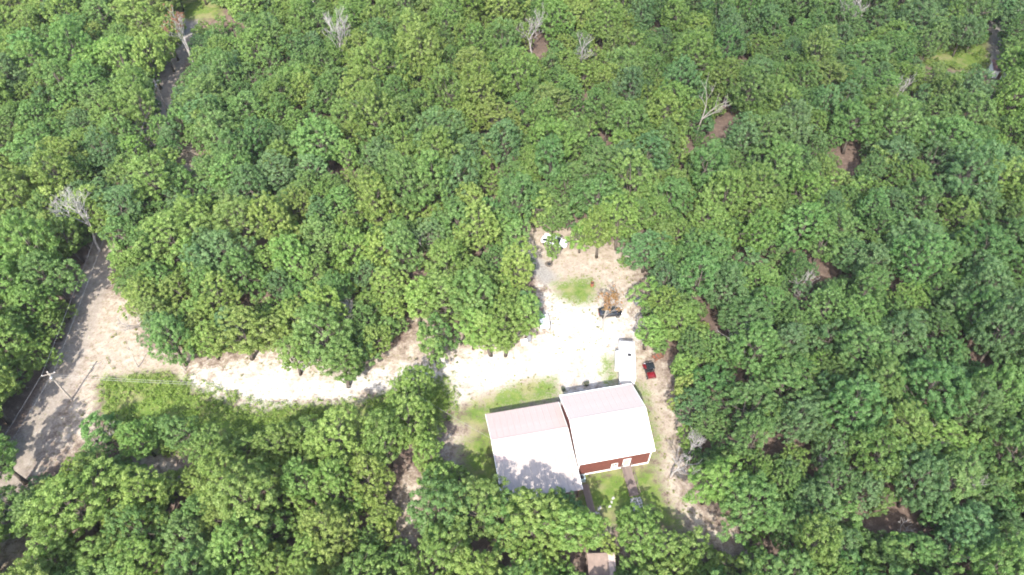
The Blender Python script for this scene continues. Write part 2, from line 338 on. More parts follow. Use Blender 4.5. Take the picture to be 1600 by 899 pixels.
# ------------------------------------------------------------------ houses
def metal_sheet(root, mat_, x0, x1, ya, za, yb, zb, sheet=0.92, lift=0.0):
    """a slope of standing-seam sheets from (ya,za) to (yb,zb): every sheet is a part"""
    n = max(1, round((x1 - x0) / sheet)); w = (x1 - x0) / n; me = None
    dy, dz = yb - ya, zb - za; L = math.hypot(dy, dz); ny_, nz_ = -dz / L, dy / L
    if nz_ < 0: ny_, nz_ = -ny_, -nz_
    b = MB()
    prof = [(0, 0), (0.03, .035), (0.07, .035), (0.10, 0), (w * .36, 0), (w * .36 + .02, .014), (w * .36 + .05, .014), (w * .36 + .07, 0), (w * .68, 0), (w * .68 + .02, .014), (w * .68 + .05, .014), (w * .68 + .07, 0), (w - .004, 0)]
    k = len(prof)
    vs = []
    for (yy, zz) in ((ya, za), (yb, zb)):
        for lo in (0, 1):
            for (px, ph) in prof:
                h = lift + (ph if lo else -0.03); vs.append((px, yy + ny_ * h, zz + nz_ * h))
    fs = []
    for i in range(k - 1):
        fs += [(k + i, k + i + 1, 3 * k + i + 1, 3 * k + i), (i, 2 * k + i, 2 * k + i + 1, i + 1), (i, i + 1, k + i + 1, k + i), (2 * k + i, 3 * k + i, 3 * k + i + 1, 2 * k + i + 1)]
    fs += [(0, k, 3 * k, 2 * k), (k - 1, 3 * k - 1, 4 * k - 1, 2 * k - 1)]
    me = b.add(vs, fs).mesh('roof_sheet', mat_)
    for i in range(n):
        o = link('roof_sheet', me, root); o.location = (x0 + i * w, 0, 0)

def lap_wall(root, name, ax, pos, a0, a1, z0, z1, out, m, holes=(), gable=None):
    """lapped siding wall; ax 'x': runs along x at y=pos; ax 'y': runs along y at x=pos; out=+1/-1 outward side"""
    b = MB(); h = 0.22; z = z0
    while z < z1 - 1e-3:
        zt = min(z + h, z1); lo, hi = a0, a1
        spans = [(lo, hi)]
        for (u0, u1, w0, w1) in holes:
            if zt > w0 + .02 and z < w1 - .02:
                spans = [s for (p, q) in spans for s in ((p, min(q, u0)), (max(p, u1), q)) if s[1] - s[0] > .02]
        for (p, q) in spans:
            o0, o1 = 0.03, 0.008
            for_ = [(p, o0, z), (q, o0, z), (q, o1, zt), (p, o1, zt), (p, -.1, z), (q, -.1, z), (q, -.1, zt), (p, -.1, zt)]
            vs = [(u, pos + out * t, w) if ax == 'x' else (pos + out * t, u, w) for (u, t, w) in for_]
            b.add(vs, [(0, 1, 2, 3), (4, 7, 6, 5), (0, 4, 5, 1), (3, 2, 6, 7), (0, 3, 7, 4), (1, 5, 6, 2)])
        z = zt
    if gable:
        (g0, gz0), (g1, gz1), (g2, gz2) = gable
        tri = [(g0, gz0), (g1, gz1), (g2, gz2)]
        vs = [(u, pos + out * t, w) if ax == 'x' else (pos + out * t, u, w) for t in (.02, -.1) for (u, w) in tri]
        b.add(vs, [(0, 1, 2), (5, 4, 3), (0, 3, 4, 1), (1, 4, 5, 2), (2, 5, 3, 0)])
    return b.build(name, m, root)

def window(root, x, y, w, z0, z1, ax='x', out=-1):
    def bx(u0, u1, w0, w1, t0, t1):
        lo, hi = sorted((t0 * out, t1 * out))
        return (u0, u1, y + lo, y + hi, w0, w1) if ax == 'x' else (y + lo, y + hi, u0, u1, w0, w1)
    f = MB(); t = .09
    for (u0, u1, w0, w1) in ((x - w / 2 - t, x + w / 2 + t, z1, z1 + t), (x - w / 2 - t, x + w / 2 + t, z0 - t, z0), (x - w / 2 - t, x - w / 2, z0, z1), (x + w / 2, x + w / 2 + t, z0, z1), (x - .025, x + .025, z0, z1)):
        f.box(*bx(u0, u1, w0, w1, -.08, .06))
    wo = MB().box(*bx(x - w / 2, x + w / 2, z0, z1, -.06, -.03)).build('window', M['glass'], root)
    f.build('frame', M['white'], wo)
    MB().box(*bx(x - w / 2 - t - .04, x + w / 2 + t + .04, z0 - t - .05, z0 - t - .003, -.05, .12)).build('sill', M['white'], wo)
    return wo
def door(root, x, y, w, z0, h, m, ax='x', out=-1):
    def bx(u0, u1, w0, w1, t0, t1):
        lo, hi = sorted((t0 * out, t1 * out)); return (u0, u1, y + lo, y + hi, w0, w1) if ax == 'x' else (y + lo, y + hi, u0, u1, w0, w1)
    d = MB().box(*bx(x - w / 2, x + w / 2, z0, z0 + h, -.06, .0)).build('door', m, root)
    f = MB(); t = .1
    for (u0, u1, w0, w1) in ((x - w / 2 - t, x + w / 2 + t, z0 + h, z0 + h + t), (x - w / 2 - t, x - w / 2, z0, z0 + h), (x + w / 2, x + w / 2 + t, z0, z0 + h)): f.box(*bx(u0, u1, w0, w1, -.08, .06))
    f.build('frame', M['white'], d)
    MB().box(*bx(x + w / 2 - .16, x + w / 2 - .08, z0 + .95, z0 + 1.02, .0, .07)).build('handle', M['steel'], d)

def house_frame(ul, ur, z):
    a = G(*ul, z); b = G(*ur, z); u = (b - a); u.z = 0; th = math.atan2(u.y, u.x); return Vector((a.x, a.y, 0)), th, u.length
# --- west house: long low gable with a shallow porch roof towards the woods
E1 = 3.0
o1, th1, L1 = house_frame((758.5, 647.5), (872.7, 627.9), E1)
o2, th2, L2 = house_frame((874.6, 619.2), (986.9, 600.3), 4.6)
th = (th1 + th2) / 2
h1 = thing('metal_roofed_house', 'low house with long dusty pinkish metal roof reaching over a porch', 'house', o1, th)
RZ1, SZ, PZ = E1 + 1.65, E1 + 0.85, E1 + 0.25
YR, YS, YP = -5.4, -8.5, -14.6
w0, w1 = .35, L1 - .18
lap_wall(h1, 'wall', 'x', -.4, w0, w1, 0.0, E1 - .02, 1, M['siding'])
lap_wall(h1, 'wall', 'x', -11.6, w0, w1, 0.0, 3.15, -1, M['siding'], holes=[(2.0, 3.2, .9, 2.1), (5.2, 6.2, .15, 2.2), (8.2, 9.4, .9, 2.1)])
for xx, ou in ((w0, -1), (w1, 1)):
    lap_wall(h1, 'wall', 'y', xx, -11.6, -.4, 0.0, E1 - .02, ou, M['siding'], gable=((-.4, E1 - .02), (YR, RZ1 - .08), (-11.6, E1 + .1)), holes=[(-7.0, -5.8, .9, 2.1)] if ou < 0 else ())
window(h1, 2.6, -11.6, 1.2, .9, 2.1); window(h1, 8.8, -11.6, 1.2, .9, 2.1); door(h1, 5.7, -11.6, 1.0, .15, 2.05, M['white'])
window(h1, -6.4, w0, 1.2, .9, 2.1, 'y', -1)
metal_sheet(h1, M['roof'], 0, L1, 0, E1, YR, RZ1); metal_sheet(h1, M['roof'], 0, L1, YR, RZ1, YS, SZ)
metal_sheet(h1, M['roof_porch'], 0, L1, YS + .12, SZ - .02, YP, PZ - .02)
MB().prism([(YR - .2, RZ1 + .0), (YR, RZ1 + .075), (YR + .2, RZ1 + .0), (YR, RZ1 + .045)], -.02, L1 + .02, 'x').build('ridge_cap', M['roof'], h1)
MB().box(-.02, L1 + .02, -.02, .03, E1 - .22, E1 - .04).build('fascia', M['fascia'], h1)
MB().box(-.02, L1 + .02, YP - .03, YP + .02, PZ - .24, PZ - .06).build('fascia', M['fascia'], h1)
for xx in (-.04, L1 - .01):
    MB().prism([(0, E1 - .2), (0, E1 + .02), (YR, RZ1 + .03), (YS, SZ + .03), (YP, PZ + .02), (YP, PZ - .2), (YS, SZ - .18), (YR, RZ1 - .18)], xx, xx + .05, 'x').build('barge_board', M['white'], h1)
for vx, vy in ((8.3, -8.0), (10.2, -13.6)):
    zz = SZ + (vy - YS) / (YP - YS) * (PZ - SZ) if vy < YS else SZ + (vy - YS) / (YR - YS) * (RZ1 - SZ)
    MB().tube([(vx, vy, zz - .05), (vx, vy, zz + .32)], .06, 8).build('vent_pipe', M['rvgrey'], h1)
dk = MB().box(.3, L1 - .2, YP + .35, -11.72, .0, .14).build('porch_floor', M['deck'], h1)
for k in range(6):
    MB().box(.4 + k * (L1 - .9) / 5, .55 + k * (L1 - .9) / 5, YP + .4, YP + .55, .145, PZ - .1).build('porch_post', M['brown'], h1)
for zz in (.55, .95): MB().box(.56, L1 - .6, YP + .44, YP + .5, zz, zz + .07).build('porch_rail', M['brown'], h1)

# --- east house: taller gable, red-brown lapped siding, white trim
h2 = thing('red_sided_house', 'taller house with red-brown siding, bright pale metal roof, white door and small window', 'house', o2, th)
E2, R2, D2 = 4.6, 7.2, 11.35
xa, xb, ya, yb = .25, L2 - .3, -.3, -D2 + .32
hx = 7.55
lap_wall(h2, 'wall', 'x', yb, xa, xb, .38, E2 + .05, -1, M['siding'], holes=[(hx - .5, hx + .5, .5, 2.6), (5.35, 6.15, 1.0, 1.85)])
lap_wall(h2, 'wall', 'x', ya, xa, xb, .38, E2 + .05, 1, M['siding'], holes=[(2, 3.2, 1.2, 2.4), (7.5, 8.7, 1.2, 2.4)])
for xx, ou in ((xa, -1), (xb, 1)):
    lap_wall(h2, 'wall', 'y', xx, yb, ya, .38, E2 + .05, ou, M['siding'], gable=((ya, E2 + .05), (-D2 / 2, R2 - .12), (yb, E2 + .05)), holes=[(-6.3, -5.1, 1.2, 2.4)] if ou > 0 else ())
door(h2, hx, yb, .95, .52, 2.05, M['roof2']); window(h2, 5.75, yb, .78, 1.02, 1.82)
window(h2, 2.6, ya, 1.2, 1.2, 2.4, 'x', 1); window(h2, 8.1, ya, 1.2, 1.2, 2.4, 'x', 1); window(h2, -5.7, xb, 1.2, 1.2, 2.4, 'y', 1)
MB().box(xa - .06, xb + .06, yb - .06, yb + .1, 0, .377).build('skirting', M['white'], h2)
MB().box(xa - .06, xb + .06, ya - .1, ya + .06, 0, .377).build('skirting', M['white'], h2)
MB().box(xb - .1, xb + .06, yb + .102, ya - .102, 0, .377).build('skirting', M['white'], h2)
MB().box(xa - .06, xa + .1, yb + .102, ya - .102, 0, .377).build('skirting', M['white'], h2)
for xx in (xa, xb):
    for yy in (ya, yb): MB().box(xx - .075, xx + .075, yy - .075, yy + .075, .38, E2 - .12).build('corner_trim', M['white'], h2)
metal_sheet(h2, M['roof2'], 0, L2, 0, E2, -D2 / 2, R2); metal_sheet(h2, M['roof2'], 0, L2, -D2 / 2, R2, -D2, E2)
MB().prism([(-D2 / 2 - .2, R2 - .02), (-D2 / 2, R2 + .08), (-D2 / 2 + .2, R2 - .02), (-D2 / 2, R2 + .045)], -.02, L2 + .02, 'x').build('ridge_cap', M['roof2'], h2)
for yy in (0.0, -D2): MB().box(-.02, L2 + .02, yy - .03, yy + .03, E2 - .22, E2 - .045).build('fascia', M['white'], h2)
for yy, ou in ((0.0, 1), (-D2, -1)):
    MB().prism([(yy + ou * .035, E2 - .05), (yy + ou * .15, E2 - .05), (yy + ou * .15, E2 - .16), (yy + ou * .035, E2 - .16)], -.02, L2 + .02, 'x').build('gutter', M['white'], h2)
for xx in (-.05, L2 + .0):
    MB().prism([(0, E2 - .2), (0, E2 + .02), (-D2 / 2, R2 + .03), (-D2, E2 + .02), (-D2, E2 - .2), (-D2 / 2, R2 - .2)], xx, xx + .05, 'x').build('barge_board', M['white'], h2)
ap = thing('concrete_apron', 'pale concrete apron of square slabs along the shaded rear of the red-sided house', 'apron', Matrix.Translation(o2) @ Matrix.Rotation(th, 4, 'Z') @ Vector((5.0, 1.5, 0)), th)
for k in range(5):
    for j in range(2): MB().box(-4.2 + k * 1.7, -2.55 + k * 1.7, -1.4 + j * 1.45, -.0 + j * 1.45, .0, .06 + .004 * ((k + j) % 3), .01).build('slab', M['concrete'], ap)
T2 = Matrix.Translation(o2) @ Matrix.Rotation(th, 4, 'Z'); T1 = Matrix.Translation(o1) @ Matrix.Rotation(th, 4, 'Z')

# --- plank ramp to the white door
def boardwalk(name, label, T, x, y0, y1, w, z0, z1, rails):
    r = thing(name, label, 'ramp', T @ Vector((x, y0, 0)), th)
    n = int(abs(y1 - y0) / .16); me = MB().box(-w / 2, w / 2, -.07, .07, -.04, .0).mesh('plank', M['deck'])
    for k in range(n):
        o = link('plank', me, r); t = (k + .5) / n; o.location = (rnd.uniform(-.02, .02), (y1 - y0) * t, z0 + (z1 - z0) * t); o.rotation_euler[0] = math.atan2(z1 - z0, y1 - y0) * (1 if y1 > y0 else 0) + (math.atan2(z0 - z1, y0 - y1) if y1 < y0 else 0)
    for s in (-1, 1):
        MB().tube([(s * (w / 2 - .1), 0, z0 - .12), (s * (w / 2 - .1), y1 - y0, max(z1 - .12, .03))], .05, 4).build('stringer', M['brown'], r)
        if rails:
            MB().tube([(s * w / 2, 0, z0 + .92), (s * w / 2, y1 - y0, z1 + .92)], .045, 6).build('handrail', M['deck'], r)
            for k in range(4):
                t = k / 3 * .97; zz = z0 + (z1 - z0) * t
                MB().box(s * w / 2 - .05, s * w / 2 + .05, (y1 - y0) * t - .05, (y1 - y0) * t + .05, .0, zz + .9).build('post', M['deck'], r)
    return r
boardwalk('plank_ramp', 'weathered grey plank ramp with handrails leading up to the white door', T2, hx + .05, yb - .1, yb - 4.6, 1.45, .48, .06, True)
boardwalk('plank_walk', 'narrow brown plank walk between the two houses, beside the metal cabinet', T2, .95, yb - 1.6, yb - 6.2, 1.0, .3, .06, False)
# pale paving stones at the foot of the ramp and along the path
def stone_mesh(sd, m_='stone'):
    r = random.Random(sd); b = MB(); n = 7; ring = [(math.cos(6.283 * k / n) * r.uniform(.16, .3), math.sin(6.283 * k / n) * r.uniform(.14, .26)) for k in range(n)]
    b.add([(x, y, 0) for x, y in ring] + [(x * .8, y * .8, .09) for x, y in ring] + [(0, 0, .1)], [(i, (i + 1) % n, n + (i + 1) % n, n + i) for i in range(n)] + [(n + i, n + (i + 1) % n, 2 * n) for i in range(n)])
    return b.mesh('stone', M[m_])
smesh = [stone_mesh(k) for k in range(4)]; smesh_dark = [stone_mesh(k + 9, 'bark') for k in range(4)]
def stone_at(p, label, group):
    o = link('paving_stone', rnd.choice(smesh)); o.location = p; o.rotation_euler[2] = rnd.uniform(0, 6); s = rnd.uniform(.8, 1.3); o.scale = (s, s, 1); tag(o, label, 'stone', group)
for k in range(18):
    stone_at(T2 @ Vector((hx + .05 + ((k % 4) - 1.5) * .42 + rnd.uniform(-.06, .06), yb - 5.0 - (k // 4) * .42 + rnd.uniform(-.06, .06), .0)), 'pale paving stone in the patch at the foot of the plank ramp', 'stones at the foot of the ramp')
for k in range(12):
    stone_at(G(958 - k * 5 + rnd.uniform(-5, 5), 783 + k * 3.2 + rnd.uniform(-5, 5)), 'pale stepping stone trailing from the ramp patch into the trees', 'stepping stones in the lawn')
# metal cabinet beside the houses (heat pump)
ac = thing('heat_pump', 'teal-grey heat pump cabinet tucked between the two houses', 'heat pump', T2 @ Vector((.75, yb - .75, 0)), th)
MB().box(-.45, .45, -.45, .45, .0, .08).build('pad', M['concrete'], ac); MB().box(-.4, .4, -.4, .4, .082, .95, .04).build('cabinet', M['teal'], ac)
MB().tube([(0, 0, .955), (0, 0, .985)], .32, 14).build('fan_grille', M['black'], ac)
# propane tank and bin west of the low house
def tank(name, label, p, s=1.0):
    t = thing(name, label, 'tank', p, .3); b = MB(); n = 12
    b.tube([(-.75, 0, .55), (-.68, 0, .55), (-.5, 0, .55), (.5, 0, .55), (.68, 0, .55), (.75, 0, .55)], [.05, .22, .3, .3, .22, .05], n); b.build('shell', M['white'], t, True)
    for x in (-.4, .4): MB().box(x - .06, x + .06, -.2, .2, 0, .3).build('foot', M['steel'], t)
    MB().tube([(0, 0, .84), (0, 0, .98)], .12, 10).build('valve_cover', M['white'], t)
tank('propane_tank', 'white propane tank on short feet beside the low house', T1 @ Vector((-.95, -11.2, 0)))

# ------------------------------------------------------------------ travel trailer
def wheel(parent, x, y, r, w, rim='steel'):
    b = MB(); b.tube([(x - w / 2, y, r), (x - w / 2 + .03, y, r), (x + w / 2 - .03, y, r), (x + w / 2, y, r)], [r * .86, r, r, r * .86], 16)
    t = b.build('wheel', M['tyre'], parent); MB().tube([(x - w / 2 - .012, y, r), (x + w / 2 + .012, y, r)], r * .6, 14).build('rim', M[rim], t)
a = G(979.5, 530, 3.05); c = G(981.5, 590, 3.05); dv = c - a; LT = dv.length
rzT = math.atan2(dv.x, -dv.y)
rv = thing('travel_trailer', 'long white travel trailer with slide-out room and dark roof vent parked on the gravel', 'trailer', ((a + c) / 2 - Vector((0, 0, 3.05))), rzT)
hw, hl = 1.2, LT / 2
prof = [(-hl + .12, .62), (hl - .35, .62), (hl - .08, 1.0), (hl, 1.6), (hl - .05, 2.4), (hl - .3, 2.9), (hl - .75, 3.05), (-hl + .3, 3.05), (-hl + .08, 2.95), (-hl, 2.7), (-hl, .9)]
MB().prism(prof, -hw, hw, 'x').build('body', M['rv'], rv)
MB().prism([(y * .985, z + (.035 if z > 2.6 else 0)) for y, z in prof if z > 2.85] + [(-hl + .4, 2.99), (hl - .8, 2.99)][::-1], -hw + .05, hw - .05, 'x').build('roof_membrane', M['rv'], rv)
for s in (-1, 1): MB().box(s * hw - .012 if s > 0 else -hw - .012, s * hw + .012 if s > 0 else -hw + .012, -hl + .2, hl - .5, 1.15, 1.4).build('stripe', M['rvgrey'], rv)
so_ = MB().box(-hw - .62, -hw - .003, -1.15, 1.45, .75, 2.78, .04).build('slide_out', M['rv'], rv)
MB().box(-hw - .635, -hw - .61, -.5, .8, 1.5, 2.2).build('window', M['glass'], so_)
for yy, w_ in ((.55, .62), (-2.3, .42)):
    v_ = MB().box(.02, .02 + w_, yy - w_ / 2, yy + w_ / 2, 3.09, 3.2, .03).build('roof_vent', M['black'] if w_ > .5 else M['rv'], rv)
MB().box(-.45, .45, -hl + 1.1, -hl + 2.0, 3.09, 3.36, .08).build('air_conditioner', M['rv'], rv)
MB().box(-hw + .1, hw - .1, hl - .62, hl - .3, 2.955, 3.0).build('front_seam', M['rvgrey'], rv)
MB().box(-hw + .15, hw - .15, hl - .02, hl + .03, 1.5, 2.3).build('front_window', M['glass'], rv)
for y_, z_, w_ in ((-2.6, 1.6, .9), (2.3, 1.6, .8)): MB().box(hw, hw + .02, y_ - w_ / 2, y_ + w_ / 2, z_, z_ + .6).build('window', M['glass'], rv)
dd = MB().box(hw, hw + .025, .6, 1.3, .72, 2.6).build('door', M['rv'], rv); MB().box(hw + .026, hw + .06, .66, .74, 1.5, 1.6).build('handle', M['black'], dd)
MB().tube([(hw + .07, -2.6, 2.85), (hw + .07, 2.2, 2.85)], .07, 8).build('awning', M['rvgrey'], rv)
for s in (-1, 1):
    for y_ in (-.95, -.1): wheel(rv, s * (hw - .14), y_, .36, .22)
    MB().box(s * (hw - .15) - .1, s * (hw - .15) + .1, -1.4, .35, .66, .82).build('fender', M['rvgrey'], rv)
MB().box(-hw, hw, -hl + .1, hl - .4, .5, .615).build('chassis', M['black'], rv)
MB().box(-hw + .05, hw - .05, -hl - .16, -hl - .02, .55, .68).build('bumper', M['steel'], rv)
for x_ in (-.95, .95): MB().box(x_ - .12, x_ + .12, -hl - .02, -hl + .02, .95, 1.1).build('tail_light', M['amber'], rv)
for x_ in (.55, .85): MB().tube([(x_, -hl - .1, .8), (x_, -hl - .1, 3.0), (x_, -hl + .15, 3.14)], .02, 5).build('ladder_rail', M['steel'], rv)
for k in range(6): MB().tube([(.55, -hl - .1, .95 + k * .36), (.85, -hl - .1, .95 + k * .36)], .015, 5).build('ladder_rung', M['steel'], rv)
for s in (-1, 1): MB().tube([(s * .8, hl - .6, .5), (0, hl + 1.0, .48)], .06, 5).build('tongue_beam', M['black'], rv)
MB().tube([(0, hl + .85, .0), (0, hl + .85, .8)], .05, 6).build('jack', M['steel'], rv)
for x_ in (-.18, .18): MB().tube([(x_, hl + .35, .52), (x_, hl + .35, .6), (x_, hl + .35, .95), (x_, hl + .35, 1.03)], [.1, .16, .16, .06], 10).build('gas_bottle', M['white'], rv)

# ------------------------------------------------------------------ cars and utility vehicle
def car(name, label, p, rz, paint, L=4.5, Wd=1.8, Hh=1.5, suv=False):
    r = thing(name, label, 'car', p, rz); h = L / 2; w = Wd / 2
    rows = [(-h, .45, .78, .62), (-h + .12, .3, .95, .86), (-h + .9, .26, 1.0, 1.0), (-.3, .24, .98, 1.0), (h - 1.2, .25, .95, 1.0), (h - .35, .3, .82, .92), (h, .42, .62, .66)]
    b = MB(); vs = []; fs = []
    for (x, z0, z1, ws) in rows:
        ww = w * ws; vs += [(x, -ww * .93, z0), (x, -ww, z0 + .18), (x, -ww, z1 - .14), (x, -ww * .88, z1), (x, ww * .88, z1), (x, ww, z1 - .14), (x, ww, z0 + .18), (x, ww * .93, z0)]
    for i in range(len(rows) - 1):
        for k in range(8): j = (k + 1) % 8; fs.append((i * 8 + k, i * 8 + j, i * 8 + 8 + j, i * 8 + 8 + k))
    fs += [tuple(range(7, -1, -1)), tuple(range(len(vs) - 8, len(vs)))]
    b.add(vs, fs).build('body', paint, r, True)
    re, fr = (-h + .25, h - 1.35) if suv else (-h + .55, h - 1.3)
    rt, ft = (-h + .55, h - 2.1) if suv else (-h + 1.15, h - 2.0)
    b = MB(); z0, z1, wb, wt = .97, Hh, w * .88, w * .68
    vs = [(re, -wb, z0), (fr, -wb, z0 - .04), (fr, wb, z0 - .04), (re, wb, z0), (rt, -wt, z1 - .03), (ft, -wt, z1 - .03), (ft, wt, z1 - .03), (rt, wt, z1 - .03)]
    g = b.add(vs, [(0, 1, 5, 4), (1, 2, 6, 5), (2, 3, 7, 6), (3, 0, 4, 7), (4, 5, 6, 7), (3, 2, 1, 0)]).build('cabin_glass', M['glass'], r)
    MB().box(rt - .04, ft + .04, -wt - .02, wt + .02, z1 - .03, z1 + .03, .02).build('roof', paint, r)
    for s in (-1, 1):
        for (xa_, za_, xb_, zb_) in ((fr, z0, ft, z1 - .02), (re, z0, rt, z1 - .02), ((rt + ft) / 2, z0, (rt + ft) / 2, z1 - .02)):
            MB().tube([(xa_, s * (wb + .005), za_), (xb_, s * (wt + .005), zb_)], .04, 5).build('pillar', paint, r)
        for x_ in (-h + .8, h - .85):
            b = MB(); b.tube([(x_, s * w * .98 - .1, .32), (x_, s * w * .98 + .08, .32)], .32, 16); t = b.build('wheel', M['tyre'], r)
            MB().tube([(x_, s * w * .98 + s * .05, .32), (x_, s * w * .98 + s * .1, .32)], .2, 12).build('rim', M['steel'], t)
        MB().box(h - .22, h - .05, s * w * .62 - .16, s * w * .62 + .16, .6, .72, .02).build('headlight', M['lens'], r)
        MB().box(-h - .01, -h + .1, s * w * .5 - .14, s * w * .5 + .14, .68, .8, .02).build('tail_light', M['amber'], r)
        MB().box(ft + .75, ft + .9, s * (w + .04) - .08, s * (w + .04) + .08, .98, 1.1, .03).build('mirror', paint, r)
        for x_ in (-.35, .65): MB().box(x_ - .1, x_ + .1, s * w - .01, s * w + .02, .78, .82).build('door_handle', M['black'], r)
    MB().box(h - .05, h + .03, -w * .45, w * .45, .38, .56).build('grille', M['black'], r)
    return r
car('black_car', 'small black car standing sideways on the gravel behind the brown dying tree', G(953, 491), math.radians(4), M['blackpaint'], 4.1, 1.75, 1.45)
car('white_car', 'white car at the top of the clearing, partly hidden by a young green tree', G(866, 381), math.radians(-18), M['whitepaint'], 5.0, 1.85, 1.6, True)
uv_p = G(1014, 583); u = thing('utility_vehicle', 'red and black off-road utility vehicle parked beside the trailer at the wood edge', 'utility vehicle', uv_p, math.radians(10))
MB().box(-.68, .68, -1.35, 1.35, .34, .5, .03).build('chassis', M['black'], u)
MB().prism([(.55, .5), (1.45, .5), (1.42, .75), (1.1, 1.0), (.6, 1.05)], -.62, .62, 'x').build('hood', M['redpaint'], u)
b = MB(); b.box(-.66, .66, -1.45, -.5, .62, .68).box(-.66, -.6, -1.45, -.5, .682, .98).box(.6, .66, -1.45, -.5, .682, .98).box(-.598, .598, -1.45, -1.39, .682, .98).box(-.598, .598, -.56, -.5, .682, .98); b.build('cargo_bed', M['redpaint'], u)
MB().box(-.5, .5, -1.3, -.65, .69, .95, .05).build('cargo_cover', M['redpaint'], u)
for s in (-1, 1):
    MB().tube([(s * .62, 1.05, .95), (s * .58, .62, 1.86), (s * .58, -.42, 1.86), (s * .62, -.5, .7)], .035, 6).build('roll_bar', M['black'], u)
    MB().box(s * .32 - .24, s * .32 + .24, -.35, .12, .6, .82, .05).build('seat', M['black'], u); MB().box(s * .32 - .24, s * .32 + .24, -.46, -.34, .75, 1.3, .04).build('backrest', M['black'], u)
    for y_ in (-1.0, 1.0): wheel(u, s * .66, y_, .33, .24)
    MB().box(s * .42 - .1, s * .42 + .1, 1.36, 1.46, .72, .84, .02).build('headlight', M['lens'], u)
    MB().box(s * .68 - .14, s * .68 + .14, .7, 1.35, .68, .74).build('fender', M['redpaint'], u)
MB().box(-.66, .66, -.5, .72, 1.88, 1.94, .02).build('roof', M['blackpaint'], u)
MB().tube([(-.32, .42, 1.08), (-.32, .36, 1.14)], .17, 12).build('steering_wheel', M['black'], u)

# ------------------------------------------------------------------ yard things
bb = thing('burn_barrel', 'rusty burn barrel standing on the sandy ground by the grass patch', 'barrel', G(925, 447))
MB().tube([(0, 0, 0), (0, 0, .3), (0, 0, .32), (0, 0, .34), (0, 0, .6), (0, 0, .62), (0, 0, .64), (0, 0, .92)], [.3, .3, .32, .3, .3, .32, .3, .3], 16, False).build('drum', M['rust'], bb)
MB().tube([(0, 0, .62), (0, 0, .66)], .285, 14).build('ash', M['black'], bb)
fp = thing('fire_pit', 'dark ringed fire pit at the foot of the young tree', 'fire pit', G(858, 413))
for k in range(9):
    o = link('stone', smesh_dark[k % 4], fp); o.location = (math.cos(k * .698) * .55, math.sin(k * .698) * .55, 0); o.scale = (.9, .9, 2)
MB().tube([(0, 0, .0), (0, 0, .06)], [.45, .3], 10).build('charcoal', M['black'], fp)
st = thing('tree_stump', 'dark cut tree stump near the white car', 'stump', G(893, 387)); b = MB()
b.tube([(0, 0, 0), (0, 0, .12), (0, 0, .45)], [.42, .3, .27], 12).build('stump_wood', M['bark'], st); MB().tube([(0, 0, .452), (0, 0, .462)], .24, 12).build('cut_face', M['brown'], st)
def chest(name, label, cat, p, rz, w, d, h, m, lid):
    r = thing(name, label, cat, p, rz); MB().box(-w / 2, w / 2, -d / 2, d / 2, 0.03, h, .03).build('bin', m, r)
    MB().box(-w / 2 - .03, w / 2 + .03, -d / 2 - .03, d / 2 + .03, h + .003, h + .09, .025).build('lid', lid, r)
    for s in (-1, 1): MB().box(s * (w / 2) - .01, s * (w / 2) + .035, -.12, .12, h * .6, h * .68).build('handle', M['black'], r)
chest('storage_box', 'white storage box at the edge of the gravel under the oaks', 'box', G(819, 537), .2, 1.0, .75, .7, M['white'], M['white'])
chest('storage_box', 'grey lidded box next to the white storage box', 'box', G(826, 532), .2, .8, .7, .8, M['tarp'], M['rvgrey'])
# utility trailer half hidden by crowns at the west side of the gravel
ut = thing('utility_trailer', 'grey utility trailer with pale tarp under the branches beside the gravel', 'trailer', G(850, 506), .1)
MB().box(-.85, .85, -1.5, 1.5, .5, .6).build('bed', M['rvgrey'], ut)
for s in (-1, 1): MB().box(s * .85 - .03, s * .85 + .03, -1.5, 1.5, .602, 1.0).build('side_board', M['tarp'], ut); wheel(ut, s * .98, -.2, .32, .2)
MB().prism([(-1.4, .61), (-1.3, 1.1), (0, 1.35), (1.2, 1.05), (1.4, .61)], -.75, .75, 'x').build('tarp', M['white'], ut)
MB().tube([(0, 1.5, .5), (0, 2.6, .48)], .05, 6).build('tongue', M['black'], ut)
# lumber, logs and oddments along the east edge of the yard
def log(p, q, r, label, grp):
    o = MB().tube([p, (p + q) / 2 + Vector((0, 0, .02)), q], [r, r * .95, r * .85], 9).build('log', M['pale_bark'] if rnd.random() < .5 else M['bark']); tag(o, label, 'log', grp)
for (x1_, y1_, x2_, y2_) in ((1003, 490, 1000, 520), (1007, 500, 1003, 532), (996, 495, 998, 512), (1010, 520, 1002, 540), (992, 498, 1003, 486)):
    log(G(x1_, y1_, .16), G(x2_, y2_, .16), .15, 'grey felled log lying along the wood edge beside the trailer', 'logs along the wood edge')
chest('scrap_bin', 'grey metal scrap bin against the trees behind the logs', 'bin', G(996, 474), .4, 1.2, .9, .8, M['tarp'], M['rvgrey'])
chest('scrap_bin', 'dull grey bin among the logs at the wood edge', 'bin', G(1012, 508), .9, 1.1, .9, .9, M['tarp'], M['tarp'])
br = thing('wood_rack', 'brown open firewood rack under the trees near the red utility vehicle', 'rack', G(1027, 560), .5)
for s in (-1, 1):
    for y_ in (-.45, .45): MB().box(s * .8 - .05, s * .8 + .05, y_ - .05, y_ + .05, 0, 1.2).build('post', M['brown'], br)
for z_ in (.12, .7): 
    for y_ in (-.45, .45): MB().box(-.9, .9, y_ - .03 + .09 * (1 if y_ < 0 else -1), y_ + .03 + .09 * (1 if y_ < 0 else -1), z_, z_ + .1).build('rail', M['brown'], br)
